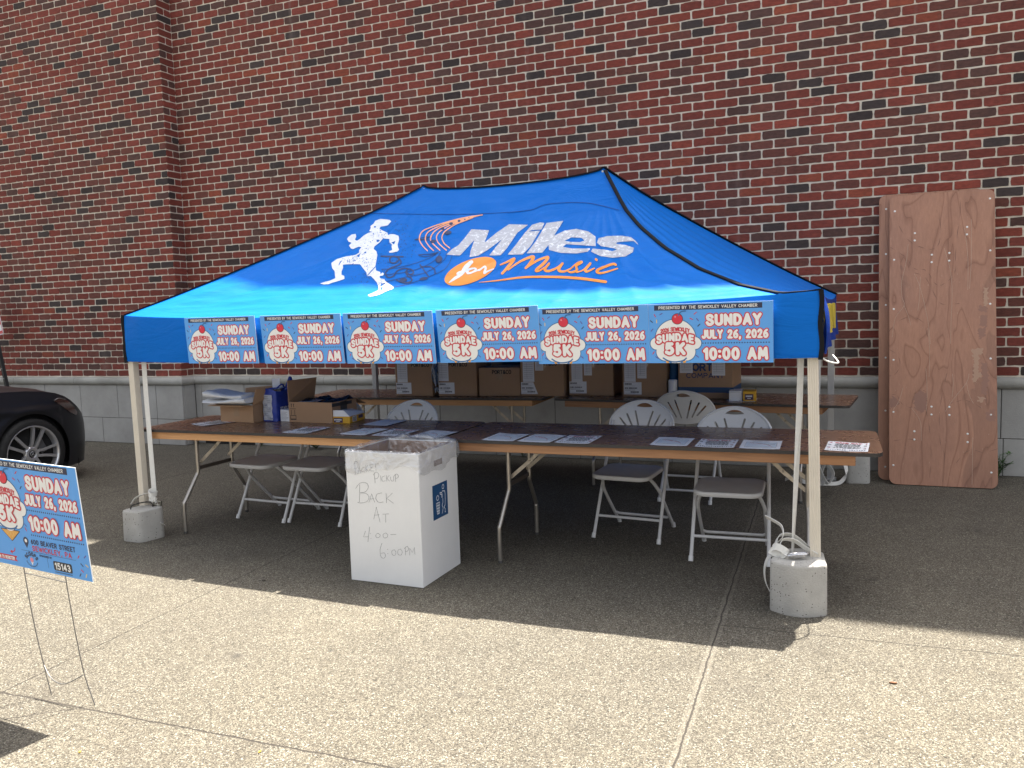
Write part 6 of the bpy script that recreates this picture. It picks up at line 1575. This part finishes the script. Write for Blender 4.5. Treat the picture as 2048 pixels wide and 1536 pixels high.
BLOT = [(lo([(1000,200),(1100,200),(1090,240),(1060,260),(1060,420),(1115,440),(1050,470),(1030,530),(1010,500),(1015,300),(1000,230)]), 2), (lo([(1040,20),(1110,0),(1110,80),(1060,110)]), 3), (lo([(1080,330),(1130,330),(1150,480),(1130,620),(1085,610),(1095,480)]), 3), (lo([(1130,780),(1200,740),(1215,850),(1140,860)]), 3), (lo([(1060,640),(1120,650),(1100,690),(1060,680)]), 2), (hi([(1090,1090),(1125,1090),(1130,1200),(1115,1260),(1090,1250)]), 2), (hi([(1070,1340),(1130,1340),(1120,1440),(1060,1440)]), 3), (hi([(1050,1250),(1130,1270),(1120,1310),(1050,1300)]), 3), (lo([(480,630),(550,590),(598,620),(600,760),(560,800),(490,740)]), 3), (lo([(255,690),(290,640),(345,670),(350,720),(260,760)]), 3)]
board('plywood board with rivets and pale scratches leaning in front of its twin', (4.985,3.075,0), .012, pw, ph, .022, -math.asin(.47/ph), riv, scr)
board('plywood board mostly hidden behind its scratched twin on the wall', (4.905,3.235,0), .012, pw, ph, .022, -math.asin(.355/ph), [(.055, ph*k) for k in (.045,.24,.425,.61,.79,.95)], None)

# ------------------------------------------------------------------ weeds at the foot of the wall
leafm = mat('weed_leaf', (.055,.13,.022), .6, var=.35, vscale=30); leafd = mat('weed_leaf_dark', (.035,.07,.02), .6, var=.4, vscale=30)
def weed(label, loc, n, h, spread, m_, seed, lw=.018):
    r_ = random.Random(seed); q = MB()
    for k in range(n):
        a = r_.uniform(0, 2*pi); l = h*r_.uniform(.5, 1.1); out = spread*r_.uniform(.3, 1); tip = Vector((out*cos(a), -abs(out*sin(a))*.9-.01, l)); mid = tip*.5+Vector((0,0,l*.25))
        P_ = crom([(0,-.01,0), tuple(mid), tuple(tip)], 4); q.tube(P_, .0016, 4)
        for p_ in P_[2:]:
            for s_ in (-1, 1):
                d = Vector((cos(a+s_*1.2), sin(a+s_*1.2)*.6-.3, r_.uniform(-.1,.6))).normalized()*r_.uniform(.7,1.3)*lw*1.6; w = d.cross(Vector((0,0,1))).normalized()*lw*.45; b = Vector(p_)
                q.add([tuple(b), tuple(b+d*.5+w), tuple(b+d), tuple(b+d*.5-w)], [(0,1,2,3)])
    o = q.build('weed', m_, None, loc); return tag(o, label, 'weed', 'weeds growing along the foot of the wall')
weed('bright green weed growing at the wall just right of the plywood boards', (5.835,3.60,0), 11, .20, .11, leafm, 4, .024)
weed('small pale weed at the wall, left of the dark vent slot', (-2.78,3.43,0), 7, .10, .07, leafm, 5, .012)
weed('low green weed at the wall, right of the dark vent slot', (-1.80,3.45,0), 8, .08, .08, leafm, 6, .014)
weed('dark spreading weed at the wall behind the two left chairs', (-1.02,3.46,0), 26, .11, .20, leafd, 7, .014)
weed('dark weed at the wall in deep shade under the right tables', (3.05,3.53,0), 14, .11, .10, leafd, 8, .014)
weed('tiny weed at the wall below the rear tables', (1.55,3.50,0), 7, .07, .06, leafd, 9, .012)

# ------------------------------------------------------------------ litter on the concrete
def scrap(label, name, cat, loc, m_, s, seed):
    r_ = random.Random(seed); q = MB(); ring = [(s*cos(a)*r_.uniform(.6,1.2), s*.5*sin(a)*r_.uniform(.6,1.2)) for a in np.linspace(0, 2*pi, 8)[:-1]]
    q.prism(ring, .001, .004+.002*r_.random(), 0); o = q.build(name, m_, None, loc); o.rotation_euler = (r_.uniform(-.05,.05), r_.uniform(-.05,.05), r_.uniform(0,6)); return tag(o, label, cat)
scrap('dark leaf lying in the shade left of the white bin', 'leaf', 'leaf', tuple(on_z(527,1161,.001)), mat('dry_leaf', (.05,.04,.03), .8), .022, 1)
scrap('brown leaf lying on the sunlit concrete at the right', 'leaf', 'leaf', tuple(on_z(1787,1367,.001)), mat('brown_leaf', (.16,.07,.03), .8), .014, 2)
scrap('yellow leaf lying on the sunlit concrete near the yard sign shadow', 'leaf', 'leaf', tuple(on_z(160,1505,.001)), mat('yellow_leaf', (.5,.33,.04), .8), .008, 3)
scrap('yellow leaf on the sunlit concrete at the bottom edge near the middle', 'leaf', 'leaf', tuple(on_z(519,1505,.001)), mat('yellow_leaf', (.5,.33,.04), .8), .008, 4)

# ------------------------------------------------------------------ parked car, nose to the wall
paint = mat('black_car_paint', (.010,.0105,.013), .38, spec=.4, coat=.2)
car = thing('parked_car', 'black car parked nose to the wall behind the yard sign', 'car', (-3.19, .89, 0))
# local: +y forward, front axle at y=0, right side at +x
HWD = .93
def plan(y, z):
    """half width of the body at y and height z"""
    tip = .90-.16*((z-.45)/.5)**2 if z > .2 else .86
    w = HWD-.02*max(0, (z-.55))/.3-.16*max(0, z-.80)
    y0 = .18
    if y > y0:
        k = min(1, (y-y0)/(tip-y0)); w *= max(0, (1-k**2.6))**.42
    if y < -3.2: w *= 1-.22*((-3.2-y)/.75)**2
    return w
def zsh(y):
    return float(np.interp(y, [-4.0,-3.6,-2.8,-1.6,-.8,-.3,0,.15,.28,.38,.46,.55,.66,.80], [.93,1.0,1.0,.98,.955,.935,.92,.902,.875,.835,.785,.72,.63,.45]))
def side_panel(s_, b):
    X, Y = gridXY(-3.95, .88, .13, 1.03, .018)   # y, z
    sd_ = np.maximum(Y-np.vectorize(zsh)(X), -(Y-np.interp(X, [-3.9,-3.4,-2.4,.4,.8], [.30,.2,.18,.16,.17])))
    for yc in (0.0, -2.87): sd_ = np.maximum(sd_, -(np.hypot(X-yc, Y-.335)-.372))
    v, f = fill(X, Y, sd_, merge=False)
    crease = lambda y, z: .012*math.exp(-((z-(.74-.03*y))/.03)**2)+.010*max(0, 1-abs(math.hypot(y, z-.335)-.40)/.05)+.010*max(0, 1-abs(math.hypot(y+2.87, z-.335)-.40)/.05)
    P_ = [(s_*(plan(y, z)+crease(y, z)*(1 if y < .3 else 0)), y, z) for y, z in v]
    b.add(P_, f if s_ > 0 else [t[::-1] for t in f], 0, True)
b = MB(); side_panel(1, b); side_panel(-1, b)
# bonnet and nose: crown between the shoulders
ysn = list(np.linspace(-1.02, .80, 56)); P = np.zeros((len(ysn), 31, 3))
for i, y in enumerate(ysn):
    zs = zsh(y); w = plan(y, zs)
    for j in range(31):
        k = -1+2*j/30; crown = .055*(1-abs(k)**2.2)*(1 if y < .25 else max(0, 1-(y-.25)/.4))
        P[i, j] = (w*k, y+(0 if y < .3 else .0), zs+crown+.008*math.exp(-((abs(k)-.72)/.06)**2)*(1 if y < .3 else 0))
b.grid(P, 0, True)
b.build('body', paint, car)
# cabin, glass, boot and tail, plainly shaped and outside the frame
b = MB(); gl_ = [(-.95,.98,.80),(-1.75,1.40,.60),(-2.6,1.43,.58),(-3.45,1.05,.72),(-3.6,1.0,.74)]
P = np.zeros((5, 13, 3))
for i, (y, z, w) in enumerate(gl_):
    for j in range(13):
        a = pi*j/12; P[i, j] = (w*np.sign(cos(a))*abs(cos(a))**.45, y, .96+(z-.96)*abs(sin(a))**.5)
b.grid(P, 0, True); b.build('windows', mat('dark_glass', (.008,.009,.011), .06, spec=.6), car)
b = MB(); P = np.zeros((8, 13, 3))
for i, y in enumerate(np.linspace(-1.72, -2.65, 8)):
    for j in range(13): k = -1+2*j/12; P[i, j] = (.56*k, y, 1.405+.035*(1-k*k)+.012*sin(pi*i/7)+.012)
b.grid(P, 0, True); b.build('roof', paint, car)
b = MB(); P = np.zeros((10, 13, 3))
for i, y in enumerate(np.linspace(-3.3, -3.93, 10)):
    for j in range(13): k = -1+2*j/12; P[i, j] = (plan(y, .95)*k, y, zsh(y)+.03*(1-k*k))
b.grid(P, 0, True); b.add([(-.73,-3.93,.3),(.73,-3.93,.3),(.73,-3.93,.96),(-.73,-3.93,.96)], [(0,1,2,3)], 0); b.build('boot', paint, car)
b = MB(); b.box(-.86,.86,-3.6,.45,.15,.19,0); b.box(-.74,.74,.40,.60,.16,.66,0); b.box(-.80,.80,-.9,-.42,.16,.8,0); 
for yc in (0, -2.87): b.lathe([(.0,-.86),(.375,-.86),(.375,.86),(0,.86)], 28, 0, M=Matrix.Translation((0,yc,.34)) @ Matrix.Rotation(radians(90), 4, 'Y'))
b.build('underbody', mat('wheel_well_black', (.006,.006,.006), .9), car)
# grille, lower intake and bumper lip on the nose
b = MB(); P = np.zeros((4, 25, 3))
for i, z in enumerate((.13,.17,.20,.24)):
    for j in range(25):
        a = -1.15+2.3*j/24; y = .78*cos(a*.95)**.55-.02*(i == 0); P[i, j] = ((HWD-.05-.01*(i in (0, 3)))*sin(a)/sin(1.15), max(.42, y)-.01, z)
b.grid(P, 0, True); b.build('bumper_lip', mat('black_trim', (.012,.012,.013), .45), car)
# headlights following the corner
lensm = mat('lens_brick_reflection', (.05,.022,.018), .06, spec=.9, coat=1.0); lampi = mat('headlight_silver', (.35,.34,.34), .2, metal=.7)  # brick wall's reflection put into the clear lens as a red-brown colour
for s_ in (1, -1):
    X, Y = gridXY(.20, .56, .60, .84, .008)
    hl_ = [(.235,.805),(.30,.822),(.40,.785),(.47,.73),(.525,.655),(.50,.628),(.42,.665),(.33,.735),(.26,.785)]
    v, f = fill(X, Y, poly_sd(X, Y, hl_), merge=False)
    b = MB(); b.add([(s_*(plan(y, z)+.006), y+.005, z+.003) for y, z in v], f if s_ > 0 else [t[::-1] for t in f], 0, True); hd = b.build('headlight', lensm, car)
    b = MB(); b.tube([(s_*(plan(y, z)+.008), y+.006, z+.003) for y, z in crom([(.24,.802),(.30,.818),(.37,.798)], 6)], .006, 5); b.build('light_strip', lampi, hd)
# wheels
tyre = mat('tyre_rubber', (.012,.012,.012), .75); rimm = mat('alloy_silver', (.62,.62,.63), .25, metal=.7); rimd = mat('alloy_dark', (.02,.02,.022), .4, metal=.4); discm = mat('brake_disc', (.16,.155,.15), .4, metal=.7)
def wheel(cx, cy, s_):
    R_ = Matrix.Translation((cx, cy, .335)) @ Matrix.Rotation(radians(90*s_), 4, 'Y')
    b = MB(); b.lathe([(.262,-.11),(.300,-.115),(.325,-.10),(.334,-.06),(.334,.06),(.325,.10),(.300,.115),(.262,.11)], 44, 0, M=R_)
    for k in range(60):
        a = 2*pi*k/60; b.box(-.006, .006, -.09, .09, .333, .3355, 0, M=R_ @ Matrix.Rotation(a, 4, 'Z') @ Matrix.Rotation(radians(90), 4, 'X'))
    w = b.build('wheel', tyre, car)
    b = MB(); b.lathe([(.268,.108),(.262,.112),(.252,.108),(.245,.085),(.240,.02),(.238,-.08)], 44, 0, M=R_)
    b.lathe([(.072,.060),(.070,.082),(.055,.088),(.036,.088),(.034,.082)], 24, 0, M=R_)
    for k in range(5):
        Rk = R_ @ Matrix.Rotation(2*pi*k/5+radians(18), 4, 'Z')
        for t_ in (-1, 1):
            V = []
            for r_, off, wd, z in ((.045,.022,.026,.082),(.10,.026,.026,.092),(.17,.038,.026,.098),(.248,.054,.028,.098)):
                c = t_*off; V += [(r_, c-wd*.5, z), (r_, c+wd*.5, z), (r_, c+wd*.35, z-.03), (r_, c-wd*.35, z-.03)]
            b.add([tuple(Rk @ Vector(v_)) for v_ in V], [(4*i+j, 4*i+(j+1) % 4, 4*i+4+(j+1) % 4, 4*i+4+j) for i in range(3) for j in range(4)], 0)
        b.lathe([(0,.084),(.008,.084),(.009,.076)], 8, 1, M=Rk @ Matrix.Rotation(radians(36), 4, 'Z') @ Matrix.Translation((.053,0,.002)))
    b.lathe([(0,.093),(.022,.093),(.030,.089),(.033,.082)], 20, 1, M=R_)
    b.tube([R_ @ Vector((.025*cos(a), .025*sin(a), .0945)) for a in np.linspace(0, 2*pi, 21)[:-1]], .002, 5, 0, closed=True)
    for a in (pi, pi+2*pi/3, pi-2*pi/3): b.tube([R_ @ Vector((0, 0, .0945)), R_ @ Vector((.024*cos(a), .024*sin(a), .0945))], [.0035, .001], 5, 0)
    b.build('rim', [rimm, rimd], w)
    b = MB(); b.lathe([(.03,.03),(.165,.03),(.165,.015),(.03,.015)], 30, 0, M=R_); b.lathe([(.0,-.05),(.24,-.05)], 24, 1, M=R_); b.build('brake_disc', [discm, rimd], w)
    b = MB(); b.bbox(.10,.175,-.07,.07,.0,.05,.01, M=R_ @ Matrix.Rotation(radians(115), 4, 'Z')); b.build('brake_caliper', mat('caliper_grey', (.12,.12,.12), .5, metal=.5), w)
for cy in (0, -2.87):
    wheel(HWD-.115, cy, 1); wheel(-HWD+.115, cy, -1)
# ------------------------------------------------------------------ parking sign on a leaning post
pst_ = thing('parking_sign', 'red and white parking sign on a leaning black post behind the car', 'sign', (-5.63,3.0,0))
q = MB(); a, b2 = Vector((.16,0,.0)), Vector((-.27,0,2.2))
for dx, w in ((0, .05),): q.ribbon([a, b2], w, (1,-.3,0), 0, .006)
q.ribbon([a+Vector((.024,.015,0)), b2+Vector((.024,.015,0))], .03, (.2,1,0), 0, .005); q.ribbon([a+Vector((-.024,.015,0)), b2+Vector((-.024,.015,0))], .03, (-.2,1,0), 0, .005)
q.build('post', mat('black_post', (.012,.013,.013), .5), pst_)
q = MB()
for k in range(10): c = a+(b2-a)*(.2+.06*k)+Vector((0,-.0045,0)); q.lathe([(0,.0),(.007,.0)], 8, M=Matrix.Translation(c) @ Matrix.Rotation(radians(90), 4, 'X'))
q.build('post_hole_pattern', mat('pale_hole', (.35,.35,.34), .7), pst_)
q = MB(); sw, sh = .30, .46; Ms = Matrix.Translation((-.085,-.035,1.62)) @ Matrix.Rotation(radians(0), 4, 'Z') @ Matrix.Rotation(-atan2(.43, 2.2), 4, 'Y') @ Matrix(((1,0,0,0),(0,0,1,0),(0,1,0,0),(0,0,0,1)))
x_off = .015
T_ = Ms @ Matrix.Translation((x_off, 0, 0))
q.prism(rrect(-sw/2, sw/2, -sh/2, sh/2, .03, 5), -.002, 0, 0, 0, M=T_)
ring = rrect(-sw/2+.008, sw/2-.008, -sh/2+.008, sh/2-.008, .025, 5); ring2 = rrect(-sw/2+.016, sw/2-.016, -sh/2+.016, sh/2-.016, .02, 5); n = len(ring)
q.add([tuple(T_ @ Vector((x, y, -.0026))) for x, y in ring+ring2], [(i, (i+1) % n, n+(i+1) % n, n+i) for i in range(n)], 1)
for z0, z1 in ((-.10,.0),(.10,.16)): q.add([tuple(T_ @ Vector((x, y, -.0026))) for x, y in ((-sw/2+.02,z0),(sw/2-.02,z0),(sw/2-.02,z1),(-sw/2+.02,z1))], [(0,1,2,3)], 1)
q.add([tuple(T_ @ Vector((x, y, -.0026))) for x, y in ((-sw/2+.02,-sh/2+.02),(sw/2-.02,-sh/2+.02),(sw/2-.02,-sh/2+.05),(-sw/2+.02,-sh/2+.05))], [(0,1,2,3)], 1)
q.build('sign_panel', [mat('sign_face_white', (.72,.74,.76), .4), mat('sign_face_red', (.55,.04,.05), .4)], pst_)
